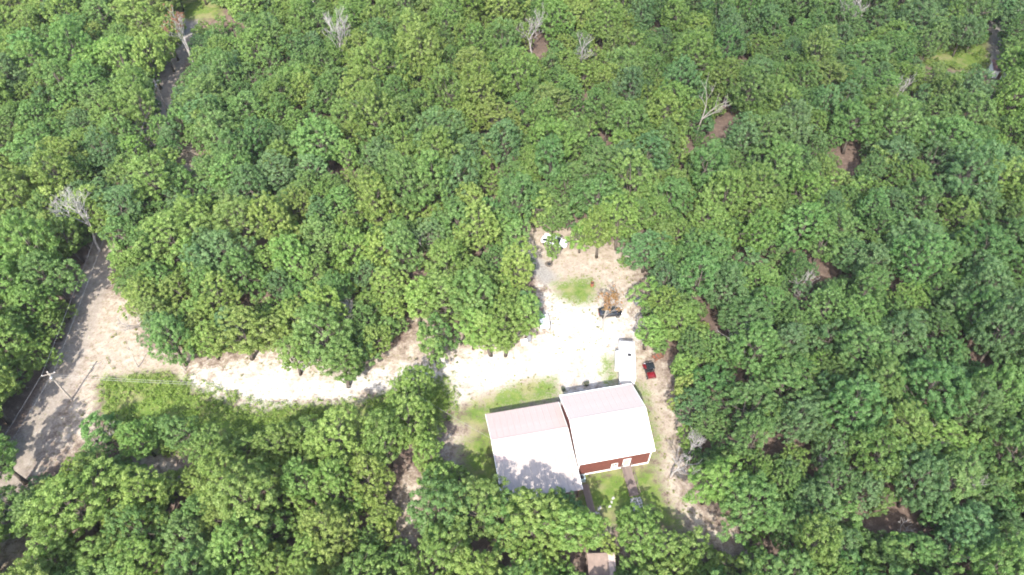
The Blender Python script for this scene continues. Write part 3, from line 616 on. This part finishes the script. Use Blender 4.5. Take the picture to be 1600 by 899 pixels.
for k in range(14): MB().tube([(-.68 + (k % 7) * .22, -.4, .33 + (k // 7) * .22), (-.68 + (k % 7) * .22, .4, .33 + (k // 7) * .22)], .1, 8).build('firewood', M['rust'] if k % 3 else M['bark'], br)

# sheds: one in the woods at the foot of the picture, one beside the far lane, a roof and a van beyond the woods
def shed(name, label, p, rz, w, d, h, roofm, wallm, slope=.35):
    r = thing(name, label, 'shed', p, rz)
    lap_wall(r, 'wall', 'x', -d / 2, -w / 2, w / 2, 0, h, -1, wallm, holes=[(-.45, .45, 0, 1.9)]); lap_wall(r, 'wall', 'x', d / 2, -w / 2, w / 2, 0, h + slope, 1, wallm)
    for s in (-1, 1): lap_wall(r, 'wall', 'y', s * w / 2, -d / 2, d / 2, 0, h, s, wallm, gable=((-d / 2, h), (d / 2, h), (d / 2, h + slope)))
    door(r, 0, -d / 2, .86, 0.02, 1.85, M['brown'])
    x0, x1 = -w / 2 - .25, w / 2 + .25; n = max(2, round((x1 - x0) / .9)); wd = (x1 - x0) / n
    for k in range(n):
        MB().prism([(-d / 2 - .25, h + .03 + .004 * k), (d / 2 + .25, h + slope + .08 + .004 * k), (d / 2 + .25, h + slope + .12 + .004 * k), (-d / 2 - .25, h + .07 + .004 * k)], x0 + k * wd, x0 + (k + 1) * wd - .01, 'x').build('roof_sheet', roofm if k < n - 1 else M['roof'], r)
    return r
shed('garden_shed', 'small shed with patched tan and brown sheet roof among the trees behind the houses', G(938, 893), math.radians(2), 3.2, 2.6, 2.1, M['shed'], M['brown'])
shed('lane_shed', 'little shed with dark red roof beside the far shaded lane', G(1557, 117), math.radians(-15), 3.4, 3.4, 2.1, M['shedpink'], M['white'])
shed('far_shed', 'long pale-roofed shed on the sunny grass beyond the woods', G(482, 14), math.radians(12), 7.0, 3.0, 2.2, M['white'], M['white'])
car('white_van', 'white car glimpsed between crowns beyond the woods', G(578, 44), math.radians(60), M['whitepaint'], 4.7, 1.9, 1.8, True)

# ------------------------------------------------------------------ utility poles and lines
def pole(name, label, p, h, arm=None, rz=0.0):
    r = thing(name, label, 'utility pole', p, rz)
    MB().tube([(0, 0, 0), (0, 0, h * .5), (0, 0, h)], [.17, .15, .12], 10).build('post', M['pole'], r)
    if arm:
        MB().box(-arm, arm, -.17, -.13 + .0, h - .55, h - .42).build('crossarm', M['pole'], r)
        for x in (-arm * .85, arm * .85): MB().tube([(x, -.15, h - .418), (x, -.15, h - .36), (x, -.15, h - .3), (x, -.15, h - .24)], [.03, .06, .035, .05], 8).build('insulator', M['white'], r)
        MB().tube([(0, -.28, h - 1.9), (0, -.28, h - 1.85), (0, -.28, h - 1.2), (0, -.28, h - 1.15)], [.15, .2, .2, .1], 12).build('transformer', M['steel'], r)
    return r
pA = G(112, 625); pole('utility_pole', 'weathered wooden utility pole with crossarm and casting a long shadow beside the dirt road', pA, 8.0, 1.0, math.radians(20))
rcg = [G(*q) for q in ROAD_C]
pB = G(262, 175); pole('utility_pole', 'wooden utility pole deep in the tree gap along the upper dirt road', pB, 8.5, 1.0, math.radians(20))
pC = G(-60, 905); pole('utility_pole', 'wooden utility pole at the lower end of the dirt road', pC, 8.0, 1.0, math.radians(25))
pD = G(640, 640); pole('service_pole', 'short service pole among crowns between the drive and low house', pD, 7.0)
pE = G(1570, 60); pole('lane_pole', 'grey utility pole standing beside the far shaded lane', pE, 8.0, .8)
def wire(a, b, sag, label):
    pts = [a.lerp(b, t) - Vector((0, 0, sag * 4 * t * (1 - t))) for t in np.linspace(0, 1, 15)]
    tag(MB().tube(pts, .017, 4).build('power_line', M['wire']), label, 'power line', 'overhead power lines')
def armpt(p, s, h, rz): return p + Vector((math.cos(rz) * s * .85 + .15 * math.sin(rz), math.sin(rz) * s * .85 - .15 * math.cos(rz), h - .22))
r20 = math.radians(20)
for s, nm in ((-1, 'outer'), (1, 'inner')):
    wire(armpt(pA, s, 8, r20), armpt(pB, s, 8.5, r20), .7, f'{nm} overhead line following the upper dirt road')
    wire(armpt(pC, s, 8, math.radians(25)), armpt(pA, s, 8, r20), .5, f'{nm} overhead line over the lower dirt road')
for k, z in ((0, 7.3), (1, 6.7)):
    wire(pA + Vector((.14, 0, z)), pD + Vector((-.1, 0, z - .6)), .9, ('upper' if k == 0 else 'lower') + ' service line running from the roadside pole along the drive')
wire(pD + Vector((.1, 0, 6.5)), T1 @ Vector((.2, -5.4, RZ1 + .3)), .4, 'service line dropping to the low metal-roofed house')

# ------------------------------------------------------------------ trees
def limb_path(r, p, q, bend=.12, n=4):
    d = q - p; L = d.length; o = Vector((r.uniform(-1, 1), r.uniform(-1, 1), r.uniform(-.3, .6))) * L * bend
    return [p + d * t + o * (math.sin(math.pi * t)) for t in [k / (n - 1) for k in range(n)]]
def leaf_mesh(name, C, Rf, outc, per, size, r, m, flat=.35):
    """leaves (bent kites) spread over the shells of floret spheres C with radii Rf"""
    n = len(C); idx = np.repeat(np.arange(n), per); k = len(idx)
    d = r.normal(size=(k, 3)); d[:, 2] += .25; d += .45 * outc[idx]
    d /= np.linalg.norm(d, axis=1)[:, None] + 1e-9
    p = C[idx] + d * (Rf[idx] * r.uniform(.45, 1.12, k))[:, None] * np.array([1, 1, .85])
    nrm = d + r.normal(size=(k, 3)) * .42 + np.array([0, 0, flat]); nrm /= np.linalg.norm(nrm, axis=1)[:, None]
    t = np.cross(nrm, r.normal(size=(k, 3))); t /= np.linalg.norm(t, axis=1)[:, None] + 1e-9; b = np.cross(nrm, t)
    s = (size * r.uniform(.7, 1.35, k))[:, None]
    v = np.stack([p - t * s, p + b * s * .62 + nrm * s * .12, p + t * s, p - b * s * .62 + nrm * s * .12], 1).reshape(-1, 3)
    me = bpy.data.meshes.new(name); me.vertices.add(4 * k); me.vertices.foreach_set('co', v.astype(np.float32).ravel())
    me.loops.add(4 * k); me.loops.foreach_set('vertex_index', np.arange(4 * k, dtype=np.int32))
    me.polygons.add(k); me.polygons.foreach_set('loop_start', np.arange(0, 4 * k, 4, dtype=np.int32))
    fv = r.uniform(0, 1, n); lv = np.clip(fv[idx] * .6 + r.uniform(0, .4, k), 0, 1)
    a = me.attributes.new('leafv', 'FLOAT', 'POINT'); a.data.foreach_set('value', np.repeat(lv, 4).astype(np.float32))
    me.update(calc_edges=True); me.materials.append(m); return me
def tree_template(seed, R, h, cz0, nl, floret=(.24, .46), nf=19, per=54, size=.102, lobe=.36, under=1.95):
    """broadleaf tree: crown from height cz0 to h with horizontal radius R. returns (trunk mesh, crown mesh)"""
    r = np.random.default_rng(seed); pr = random.Random(seed)
    cz = cz0 + (h - cz0) * .42; a = R * .72; up = (h - cz) * .78; dn = (cz - cz0) * .8
    L = []; ph = r.uniform(0, 6.28, 4)
    for k in range(nl):
        th_ = math.acos(1 - (k + .5) / nl * under); az = k * 2.39996 + r.uniform(-.35, .35)
        irr = 1 + .22 * math.sin(az * 2 + ph[0]) + .14 * math.sin(az * 3 + ph[1])
        rad = r.uniform(.55, 1.22) * irr
        z = math.cos(th_); L.append((math.sin(th_) * math.cos(az) * a * rad, math.sin(th_) * math.sin(az) * a * rad, cz + (up if z > 0 else dn) * z * r.uniform(.72, 1.16), R * lobe * r.uniform(.55, 1.35)))
    L = np.array(L); C = []; Rf = []; oc = []
    for (x, y, z, rl) in L:
        o = np.array([x, y, (z - cz) * 1.1 + .5]); o = o / (np.linalg.norm(o) + 1e-6)
        m_ = max(4, int(nf * (rl / (R * lobe)) ** 1.6))
        d = r.normal(size=(m_ * 2, 3)); d /= np.linalg.norm(d, axis=1)[:, None]; d = d[(d @ o) > -.35][:m_]
        for q in d: C.append(np.array([x, y, z]) + q * rl * r.uniform(.75, 1.08)); Rf.append(r.uniform(*floret)); oc.append(q)
    crown_ = leaf_mesh('crown', np.array(C), np.array(Rf), np.array(oc), per, size, r, M['leaf'])
    b = MB(); r0 = .018 * h + .05; top = Vector((r.uniform(-.3, .3), r.uniform(-.3, .3), cz + up * .3))
    path = limb_path(pr, Vector((0, 0, 0)), top, .03, 6); path[0] = Vector((0, 0, -.05))
    b.tube(path, [r0 * 1.25] + [r0 * (1 - .16 * k) for k in range(1, 6)], 7)
    for k, (x, y, z, rl) in enumerate(L[:: 1 if nl < 16 else 2]):
        t = pr.uniform(.45, .95); base = path[min(5, int(t * 5))]
        pts = limb_path(pr, base, Vector((x, y, z)), .1, 4); rr = r0 * pr.uniform(.3, .45)
        b.tube(pts, [rr, rr * .75, rr * .5, rr * .2], 5, False)
        for j in range(3):
            e = Vector((x, y, z)) + Vector((pr.uniform(-1, 1), pr.uniform(-1, 1), pr.uniform(-.2, 1))) * rl * .9
            b.tube([pts[2], (pts[2] + e) / 2 + Vector((0, 0, .1)), e], [rr * .4, rr * .28, rr * .1], 4, False)
    return b.mesh('trunk', M['bark'], True), crown_
KIND = {'broadleaf_tree': [], 'slender_tree': [], 'young_tree': []}
for s in range(8): KIND['broadleaf_tree'].append((tree_template(100 + s, 4.3, 13.0, 4.2, 22 + s % 4 * 3), 4.3, 13.0, 4.2))
for s in range(6): KIND['slender_tree'].append((tree_template(200 + s, 3.1, 13.5, 4.0, 19 + s % 3 * 2, nf=14, lobe=.4), 3.1, 13.5, 4.0))
for s in range(4): KIND['young_tree'].append((tree_template(300 + s, 1.9, 6.2, 1.3, 11, (.20, .38), 11, 46, .098, .46), 1.9, 6.2, 1.3))

TINT = {'yellow-green': (.130, .202, .045), 'bright green': (.110, .194, .045), 'mid green': (.090, .172, .047), 'deep green': (.074, .152, .045), 'blue-green': (.080, .154, .058), 'olive green': (.112, .178, .046)}
TN = list(TINT)
LANDMARK = [('the roadside utility pole', (112, 625)), ('the dirt road', (150, 440)), ('the upper dirt road', (215, 275)), ('the lower dirt road', (30, 735)), ('the sandy drive', (420, 600)), ('the sandy drive', (560, 605)), ('the weedy strip', (260, 650)),
    ('the gravel turnaround', (760, 560)), ('the white car', (867, 383)), ('the black car', (953, 491)), ('the white travel trailer', (980, 560)), ('the red utility vehicle', (1014, 583)), ('the low metal-roofed house', (800, 760)),
    ('the plank ramp', (978, 770)), ('the garden shed', (938, 893)), ('the sandy track', (1060, 740)), ('the bare white snag', (1095, 190)), ('the far lane shed', (1557, 117)), ('the sunny far lawn', (310, 15)),
    ('the domed dead tree', (830, 75)), ('the tall narrow dead tree', (532, 95)), ('the roadside dead tree', (155, 390)), ('the brown-leaved dying tree', (305, 90)), ('the upright dead tree', (555, 500)), ('the bare earth spot', (1335, 255)),
    ('the white dead tree', (1322, 60)), ('the narrow sandy gap', (640, 800)), ('the brushy hollow', (1295, 430)), ('the fallen brush', (1390, 825)), ('the bleached limbs', (1320, 690))]
LM = [(t, G(*p)) for t, p in LANDMARK]
def where(x, y):
    q = sorted(LM, key=lambda q: (q[1].x - x) ** 2 + (q[1].y - y) ** 2); t, p = q[0]; d = math.hypot(p.x - x, p.y - y)
    if d < 7: return 'beside ' + t
    for t2, p2 in q[1:]:
        if t2 != t and (x - p.x) * (p2.x - x) + (y - p.y) * (p2.y - y) > 0: return ('near ' if d < 20 else 'in woods off ') + t + ' towards ' + t2
    return 'in woods beyond ' + t

# candidate positions: dart throwing, big trees first, young trees fill the gaps; the open ground stays open
placed = []; cell = {}
def near(x, y, rr):
    for i in range(int((x - 9) // 6), int((x + 9) // 6) + 1):
        for j in range(int((y - 9) // 6), int((y + 9) // 6) + 1):
            for (px, py, pr_) in cell.get((i, j), ()):
                if (px - x) ** 2 + (py - y) ** 2 < (pr_ + rr) ** 2: return True
    return False
OPENB = [(p, min(q[0] for q in p), max(q[0] for q in p), min(q[1] for q in p), max(q[1] for q in p)) for p in OPEN]
DEADVIEW = [([(810, 30), (852, 30), (852, 82), (810, 82)], (832, 92)), ([(518, 45), (546, 45), (546, 104), (518, 104)], (534, 118)), ([(1306, 10), (1346, 10), (1346, 66), (1306, 66)], (1320, 78)), ([(1068, 136), (1120, 136), (1112, 210), (1072, 210)], (1088, 222)),
    ([(82, 290), (145, 290), (158, 372), (135, 350)], (156, 392)), ([(274, 44), (312, 44), (312, 96), (274, 96)], (305, 108)), ([(538, 448), (572, 448), (568, 505), (545, 505)], (556, 520)), ([(1060, 640), (1108, 640), (1100, 720), (1060, 730)], (1060, 745)), ([(1290, 655), (1345, 655), (1340, 700), (1290, 700)], (1315, 712)), ([(895, 75), (930, 75), (930, 108), (895, 108)], (906, 118)), ([(1225, 425), (1260, 425), (1260, 462), (1225, 462)], (1240, 470)), ([(1118, 120), (1140, 120), (1130, 165), (1116, 165)], (1121, 168))]
DEADVIEW = [(p, G(*b).y) for p, b in DEADVIEW]
ring8 = [(math.cos(k * .7854), math.sin(k * .7854)) for k in range(8)]
def clear(x, y, R, z0, h, k=.8):
    P_ = [P(x, y, z0 + (h - z0) * .5), P(x, y, h), P(x, y, z0)] + [P(x + c * R * k, y + s * R * k, z0 + (h - z0) * .45) for c, s in ring8] + [P(x + c * R * k * .6, y + s * R * k * .6, z0 + (h - z0) * .75) for c, s in ring8]
    px = np.array([q[0] for q in P_]); py = np.array([q[1] for q in P_])
    for k_, (p, yb_) in enumerate(DEADVIEW):
        if (h > 8.5 or k_ in (0, 3, 4)) and y < yb_ + 1.0 and inpoly(px, py, p).any(): return False
    for (p, ax, bx, ay, by) in OPENB:
        if px.max() < ax or px.min() > bx or py.max() < ay or py.min() > by: continue
        if inpoly(px, py, p).any(): return False
    return True
def onpad(x, y):
    return any(bool(inpoly(np.array([x]), np.array([y]), p)[0]) for p in NOTRUNK) or any(np.hypot(x - (a + (b - a) * t)[0], y - (a + (b - a) * t)[1]) < (2.3 if a[1] < 85 else 1.6) for a, b in zip(RC[:-1], RC[1:]) for t in (0, .25, .5, .75))
RC = G2(ROAD_C)
def put(kind, x, y, s, zs, tint, forced=False):
    (tm, cm), R, h, z0 = KIND[kind][0][0], KIND[kind][0][1], KIND[kind][0][2], KIND[kind][0][3]
    placed.append(dict(kind=kind, x=x, y=y, s=s, zs=zs, tint=tint)); cell.setdefault((int(x // 6), int(y // 6)), []).append((x, y, R * s * (.62 if kind != 'young_tree' else .6)))
def pick_tint(x, y):
    n_ = .5 * math.sin(x * .045 + 1.3) + .5 * math.sin(y * .05 + x * .02) + rnd.uniform(-1.7, 1.7)
    if x < -5: n_ += 1.15 if y < 100 or x < -75 else .5  # left-hand greens picked lighter and yellower, standing in for fuller sun
    if x > 40: n_ -= .45
    if n_ > 1.3: return 'yellow-green'
    if n_ > .75: return 'olive green' if rnd.random() < .35 else 'bright green'
    if n_ > -.2: return 'bright green' if rnd.random() < .45 else 'mid green'
    if n_ > -1.1: return 'mid green' if rnd.random() < .6 else 'blue-green'
    return 'deep green' if rnd.random() < .6 else 'blue-green'
# trees that can be named in the photograph: (kind, base px, scale, height scale, tint)
for kind, bp, s, zs, t in (('young_tree', (862, 411), .86, 1.45, 'bright green'), ('broadleaf_tree', (1121, 168), .95, .95, 'yellow-green'), ('broadleaf_tree', (790, 556), .95, .95, 'bright green'), ('slender_tree', (767, 556), .95, .9, 'yellow-green'), ('slender_tree', (822, 530), .95, .85, 'bright green'), ('slender_tree', (740, 545), .9, .9, 'bright green'),
        ('broadleaf_tree', (650, 645), .9, .8, 'yellow-green'), ('young_tree', (905, 395), 1.1, 1.1, 'bright green'), ('young_tree', (684, 575), 1.15, 1.5, 'bright green'), ('young_tree', (975, 415), .6, .5, 'bright green'), ('slender_tree', (470, 585), .9, .85, 'bright green'), ('broadleaf_tree', (757, 838), 1.0, .98, 'bright green'), ('broadleaf_tree', (826, 856), 1.05, 1.0, 'yellow-green'), ('slender_tree', (872, 862), 1.0, .98, 'bright green'), ('slender_tree', (792, 842), .95, .95, 'mid green'),
        ('slender_tree', (912, 850), .85, .8, 'yellow-green'), ('broadleaf_tree', (985, 862), .85, .8, 'bright green'), ('slender_tree', (1040, 884), .8, .75, 'bright green'), ('slender_tree', (688, 782), .8, .85, 'yellow-green'), ('broadleaf_tree', (700, 830), 1.0, 1.0, 'mid green'), ('slender_tree', (545, 605), .95, .85, 'bright green')):
    g = G(*bp); put(kind, g.x, g.y, s, zs, t)
for kind, N, lo, hi in (('broadleaf_tree', 6500, .58, 1.15), ('slender_tree', 5000, .62, 1.15), ('young_tree', 9000, .65, 1.45)):
    R, h, z0 = KIND[kind][0][1:]
    for _ in range(N):
        y = rnd.uniform(8, 226); half = (y * .643 + H * .766) * .70 + 22
        x = rnd.uniform(-half, half); s = rnd.uniform(lo, hi); zs = rnd.uniform(.76, 1.16) * (1 if s > .85 else .95)
        if near(x, y, R * s * (.6 if kind != 'young_tree' else .26)) or not clear(x, y, R * s, z0 * s * zs, h * s * zs) or onpad(x, y): continue
        put(kind, x, y, s, zs, pick_tint(x, y))
print('TREES', len(placed), {k: sum(p['kind'] == k for p in placed) for k in KIND})

# the trees that show largest are objects; the rest of the woods is one mass
def visible(p):
    R, h, z0 = KIND[p['kind']][0][1:]; qx, qy, dep = P(p['x'], p['y'], (z0 + h) * .5 * p['s'] * p['zs']); r_ = F * R * p['s'] / dep
    return (-r_ * .5 < qx < 1600 + r_ * .5) and (-r_ * .5 < qy < 899 + r_ * .5), r_
mass = []; templ = {}
GROUP = {'broadleaf_tree': 'broad-crowned trees of the woods', 'slender_tree': 'slender trees of the woods', 'young_tree': 'young trees of the woods'}
SHAPE = {'broadleaf_tree': 'broad-crowned', 'slender_tree': 'slender', 'young_tree': 'young'}
for kind in KIND:
    L = [p for p in placed if p['kind'] == kind]; vis = [(visible(p), p) for p in L]
    sel = sorted([(v[1], i) for i, (v, p) in enumerate(vis) if v[0]], reverse=True)[:300]; keep = {i for _, i in sel}
    for i, (v, p) in enumerate(vis):
        ti = rnd.randrange(len(KIND[kind])); p['t'] = ti; p['rz'] = rnd.uniform(0, 6.283)
        if i not in keep: mass.append(p); continue
        s = p['s']; size = 'tall ' if s * p['zs'] > 1.0 else ('low ' if s * p['zs'] < .78 else '')
        lab = f"{size}{SHAPE[kind]} {p['tint']} tree {where(p['x'], p['y'])}"
        if len(lab.replace('-', ' ').split()) > 16: lab = lab.split(' towards ')[0]
        o = thing(kind, lab, 'tree', (p['x'], p['y'], 0), p['rz'], None)
        o['group'] = GROUP[kind]; e_ = rnd.uniform(.84, 1.18); o.scale = (s * e_, s / e_, s * p['zs']); o.rotation_euler = (rnd.uniform(-.09, .09), rnd.uniform(-.09, .09), p['rz'])
        (tm, cm) = KIND[kind][ti][0]
        to = link('trunk', tm, o); co = link('crown', cm, o)
        f_ = rnd.uniform(.9, 1.2); c = [q * f_ * rnd.uniform(.95, 1.05) for q in TINT[p['tint']]]; co['tint'] = c
        templ.setdefault((kind, ti), (to, co))

def woodland(points):
    me = bpy.data.meshes.new('woodland'); me.from_pydata([(p['x'], p['y'], 0) for p in points], [], [])
    keys = list(templ); n = len(points)
    me.attributes.new('which', 'INT', 'POINT').data.foreach_set('value', [keys.index((p['kind'], p['t'])) if (p['kind'], p['t']) in templ else 0 for p in points])
    me.attributes.new('size', 'FLOAT_VECTOR', 'POINT').data.foreach_set('vector', [q for p in points for q in (p['s'], p['s'], p['s'] * p['zs'])])
    me.attributes.new('turn', 'FLOAT_VECTOR', 'POINT').data.foreach_set('vector', [q for p in points for q in (0, 0, p['rz'])])
    me.attributes.new('tint', 'FLOAT_COLOR', 'POINT').data.foreach_set('color', [q for p in points for q in (*TINT[p['tint']], 1)])
    o = link('woodland', me); o['kind'] = 'stuff'; o['label'] = 'far and outlying woods that read as one green mass'; o['category'] = 'woods'
    ng = bpy.data.node_groups.new('woodland', 'GeometryNodeTree'); ng.interface.new_socket('Geometry', in_out='INPUT', socket_type='NodeSocketGeometry'); ng.interface.new_socket('Geometry', in_out='OUTPUT', socket_type='NodeSocketGeometry')
    N, Lk = ng.nodes, ng.links; gi = N.new('NodeGroupInput'); go = N.new('NodeGroupOutput'); jn = N.new('GeometryNodeJoinGeometry')
    def na(name, t): a = N.new('GeometryNodeInputNamedAttribute'); a.data_type = t; a.inputs[0].default_value = name; return a.outputs[0]
    wh, sz, tu = na('which', 'INT'), na('size', 'FLOAT_VECTOR'), na('turn', 'FLOAT_VECTOR')
    for k, key in enumerate(keys):
        cmp = N.new('FunctionNodeCompare'); cmp.data_type = 'INT'; cmp.operation = 'EQUAL'; Lk.new(wh, cmp.inputs[2]); cmp.inputs[3].default_value = k
        for ob in templ[key]:
            oi = N.new('GeometryNodeObjectInfo'); oi.inputs['Object'].default_value = ob; oi.inputs['As Instance'].default_value = True
            ip = N.new('GeometryNodeInstanceOnPoints'); Lk.new(gi.outputs[0], ip.inputs['Points']); Lk.new(cmp.outputs[0], ip.inputs['Selection']); Lk.new(oi.outputs['Geometry'], ip.inputs['Instance'])
            Lk.new(tu, ip.inputs['Rotation']); Lk.new(sz, ip.inputs['Scale']); Lk.new(ip.outputs[0], jn.inputs[0])
    Lk.new(jn.outputs[0], go.inputs[0]); md = o.modifiers.new('woods', 'NODES'); md.node_group = ng
print('MASS', len(mass), 'objects', len(placed) - len(mass))
if mass: woodland(mass)

# ------------------------------------------------------------------ dead trees and snags
def dead_tree(name, label, p, h, spread, seed, tips=3, lean=(0, 0), leaves=None, fork=.45, m='deadwood', fine=True):
    r = random.Random(seed); root = thing(name, label, 'dead tree', p, 0, None); b = MB(); ends = []
    def grow(p0, d, L, rad, lev):
        pts = [p0]; dd = d.copy()
        for k in range(3): dd = (dd + Vector((r.uniform(-.22, .22), r.uniform(-.22, .22), r.uniform(-.05, .14)))).normalized(); pts.append(pts[-1] + dd * L / 3)
        b.tube(pts, [rad, rad * .85, rad * .7, rad * .5], 6 if lev < 2 else 4, False)
        if lev >= tips: ends.append(pts[-1]); return
        for k in range(r.choice((2, 3, 3)) + (1 if lev in (0, 1) and fine else 0)):
            az = r.uniform(0, 6.283); sp = spread * r.uniform(.6, 1.2)
            nd = (dd + Vector((math.cos(az) * sp, math.sin(az) * sp, r.uniform(.0, .35)))).normalized()
            grow(pts[r.choice((2, 3, 3))], nd, L * r.uniform(.55, .8), rad * (.5 if lev < 2 else .7), lev + 1)
    r0 = .0125 * h + .04
    grow(Vector((0, 0, -.05)), Vector((lean[0], lean[1], 1)).normalized(), h * fork, r0, 0)
    b.build('trunk', M[m], root)
    if leaves:
        rr = np.random.default_rng(seed); E_ = np.array([tuple(e) for e in ends]); E_ = E_[rr.uniform(size=len(E_)) < leaves[1]]
        co = link('crown', leaf_mesh('crown', E_, rr.uniform(.25, .5, len(E_)), np.zeros_like(E_) + [0, 0, .3], leaves[2], .16, rr, M['leaf']), root); co['tint'] = list(leaves[0])
    return root
dead_tree('dead_tree', 'domed grey dead tree with many fine bare branches in the upper woods', G(832, 92), 15.5, .8, 1, 5, fork=.3)
dead_tree('dead_tree', 'tall narrow grey dead tree in the upper woods', G(534, 118), 17, .5, 2, 5, fork=.32)
dead_tree('dead_tree', 'white bare dead tree with spreading crown in the far woods', G(1320, 78), 15.5, .75, 3, 5, fork=.3)
dead_tree('dead_snag', 'forked bleached snag with few thick bare limbs', G(1088, 222), 14.5, .8, 14, 3, fork=.4, m='pale_bark', fine=False)
dead_tree('dead_tree', 'large leaning grey dead tree at the edge of the dirt road', G(156, 392), 17, .75, 5, 5, (-.14, .1), fork=.34)
dead_tree('dead_tree', 'dying tree with bare limbs and rust-brown leaves near the far lawn', G(305, 108), 16, .5, 6, 5, (-.1, 0), ((.15, .075, .04), .4, 10), fork=.33)
dead_tree('dead_tree', 'upright grey dead tree over the brown gap above the sandy drive', G(556, 520), 11, .55, 7, 5, fork=.28)
dead_tree('dying_tree', 'thin dying tree with sparse orange-brown leaves in front of the black car', G(943, 518), 12.5, .38, 21, 5, (.03, 0), ((.20, .13, .05), .35, 8), fork=.33, m='pale_bark')
dead_tree('dead_tree', 'leaning bare grey tree beside the sandy track', G(1048, 745), 11, .6, 9, 4, (.15, .12), fork=.34)
dead_tree('dead_tree', 'spreading bare dead tree at the bend of the sandy track', G(1072, 720), 9, .8, 10, 5, (.1, .1), fork=.28)
DW = ('twiggy', 'spreading', 'ragged', 'crooked', 'forked', 'many-limbed', 'thin', 'scraggly', 'small', 'half-hidden', 'dried-out', 'weathered', 'gaunt', 'lean', 'slight', 'low', 'stunted', 'brushy')
for k, (px, py, hh, sp) in enumerate(((906, 118, 11, .7), (1315, 712, 8, .9), (1440, 700, 8, .9), (1290, 765, 7, .9), (1480, 775, 8, .9), (1240, 470, 8, .9), (1310, 545, 7, .9), (1478, 450, 8, .8), (1080, 415, 8, .8), (680, 410, 9, .8), (1160, 565, 8, .9), (30, 440, 9, .8), (1480, 275, 8, .8), (1395, 175, 9, .8), (232, 520, 7, .8), (180, 690, 5, .9), (1255, 610, 7, .9), (1400, 840, 5, 1.0))):
    g = G(px, py); dead_tree('dead_tree', f"{DW[k]} bare grey tree {where(g.x, g.y).split(' towards ')[0]}", g, hh * 1.25, sp, 30 + k, 4, (rnd.uniform(-.15, .15), rnd.uniform(-.1, .1)), fork=.3)
for k, (px, py, hh) in enumerate(((216, 574, 4.5), (290, 580, 5), (640, 590, 3))):
    g = G(px, py); dead_tree('broken_trunk', f'short bare broken trunk, {where(g.x, g.y)}', g, hh, .3, 70 + k, 1, (-.05, .05), fork=.75, m='pale_bark', fine=False)

# ------------------------------------------------------------------ undergrowth and weeds (too many to count)
def scatter(name, polys, n, hr, rr, tint, per, size, label, seed, gate=-.35):
    r = np.random.default_rng(seed); C = []
    for p in polys:
        q = G2(p); a = 0.5 * abs(np.dot(q[:, 0], np.roll(q[:, 1], 1)) - np.dot(q[:, 1], np.roll(q[:, 0], 1))); k = int(n * a)
        x = r.uniform(q[:, 0].min(), q[:, 0].max(), k * 4); y = r.uniform(q[:, 1].min(), q[:, 1].max(), k * 4)
        ok = inpoly(x, y, q) & (np.sin(x * .55 + 2 * np.sin(y * .3)) + np.sin(y * .7 + x * .2) + r.normal(size=len(x)) * .7 > gate)
        x, y = x[ok][:k], y[ok][:k]; C.append(np.stack([x, y, r.uniform(*hr, len(x))], 1))
    C = np.vstack(C); Rf = r.uniform(*rr, len(C))
    o = link(name, leaf_mesh(name, C, Rf, np.zeros_like(C) + [0, 0, .6], per, size, r, M['leaf'])); o['kind'] = 'stuff'; o['label'] = label; o['category'] = 'weeds'; o['tint'] = list(tint)
    return o
scatter('weeds', [LAWN[5], [(150, 600), (300, 585), (420, 630), (560, 622), (640, 600), (715, 580), (720, 650), (600, 700), (330, 715), (180, 715)]], 2.2, (.0, .5), (.2, .6), (.125, .205, .038), 22, .10, 'tall green weeds covering the strip below the sandy drive', 1, -1.1)
scatter('tufts', [[(290, 575), (430, 552), (560, 572), (690, 548), (700, 575), (560, 600), (440, 580), (300, 600)], [(300, 615), (400, 648), (540, 632), (620, 605), (700, 600), (700, 640), (500, 650), (350, 650)], [(700, 600), (860, 580), (870, 610), (760, 640), (705, 640)], [(850, 440), (990, 400), (1000, 480), (860, 500)], [(905, 480), (960, 500), (955, 540), (850, 560), (860, 500)], [(1005, 600), (1040, 600), (1070, 740), (1100, 820), (1040, 790)]], .35, (.0, .12), (.12, .34), (.12, .15, .04), 16, .085, 'low weedy tufts dotting the gravel and sand', 4, -.2)
scatter('undergrowth', [[(640, 480), (675, 480), (690, 580), (600, 600), (560, 600), (640, 560)], [(700, 545), (760, 555), (750, 580), (700, 575)], [(130, 500), (220, 480), (240, 560), (130, 600), (110, 640), (150, 660)]], .14, (.05, .25), (.2, .45), (.12, .15, .04), 20, .11, 'scattered low green tufts on the sandy ground', 2)
scatter('brush', [[(1430, 60), (1545, 55), (1545, 115), (1430, 105)]], .5, (.1, .7), (.4, .8), (.085, .15, .03), 26, .16, 'bushy green undergrowth beside the far shaded lane', 3)
for k, (px, py, s) in enumerate(((880, 612, .2), (916, 604, .25))):
    g = G(px, py); (tm, cm) = KIND['young_tree'][k % 3][0]
    o = thing('shrub', ('dark little shrub', 'wide scrubby shrub')[k] + ' on the shaded gravel behind the red-sided house', 'shrub', (g.x, g.y, 0), k * 1.3); o.scale = (s, s, s * .9)
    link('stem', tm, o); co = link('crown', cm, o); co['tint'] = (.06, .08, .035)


# ------------------------------------------------------------------ thin summer haze filling the air round the whole place
hz = MB().box(-4100, 4100, -4100, 4100, -1.0, H + 3).build('haze', M['white']); hz.data.materials.clear(); hz['kind'] = 'stuff'
hm, hn, hl_, ho = newmat('haze'); pv = hn.new('ShaderNodeVolumePrincipled'); pv.inputs['Color'].default_value = (.9, .95, 1, 1); pv.inputs['Density'].default_value = 0.00008
pv.inputs['Anisotropy'].default_value = 0.2; hl_.new(pv.outputs[0], ho.inputs['Volume']); hz.data.materials.append(hm)
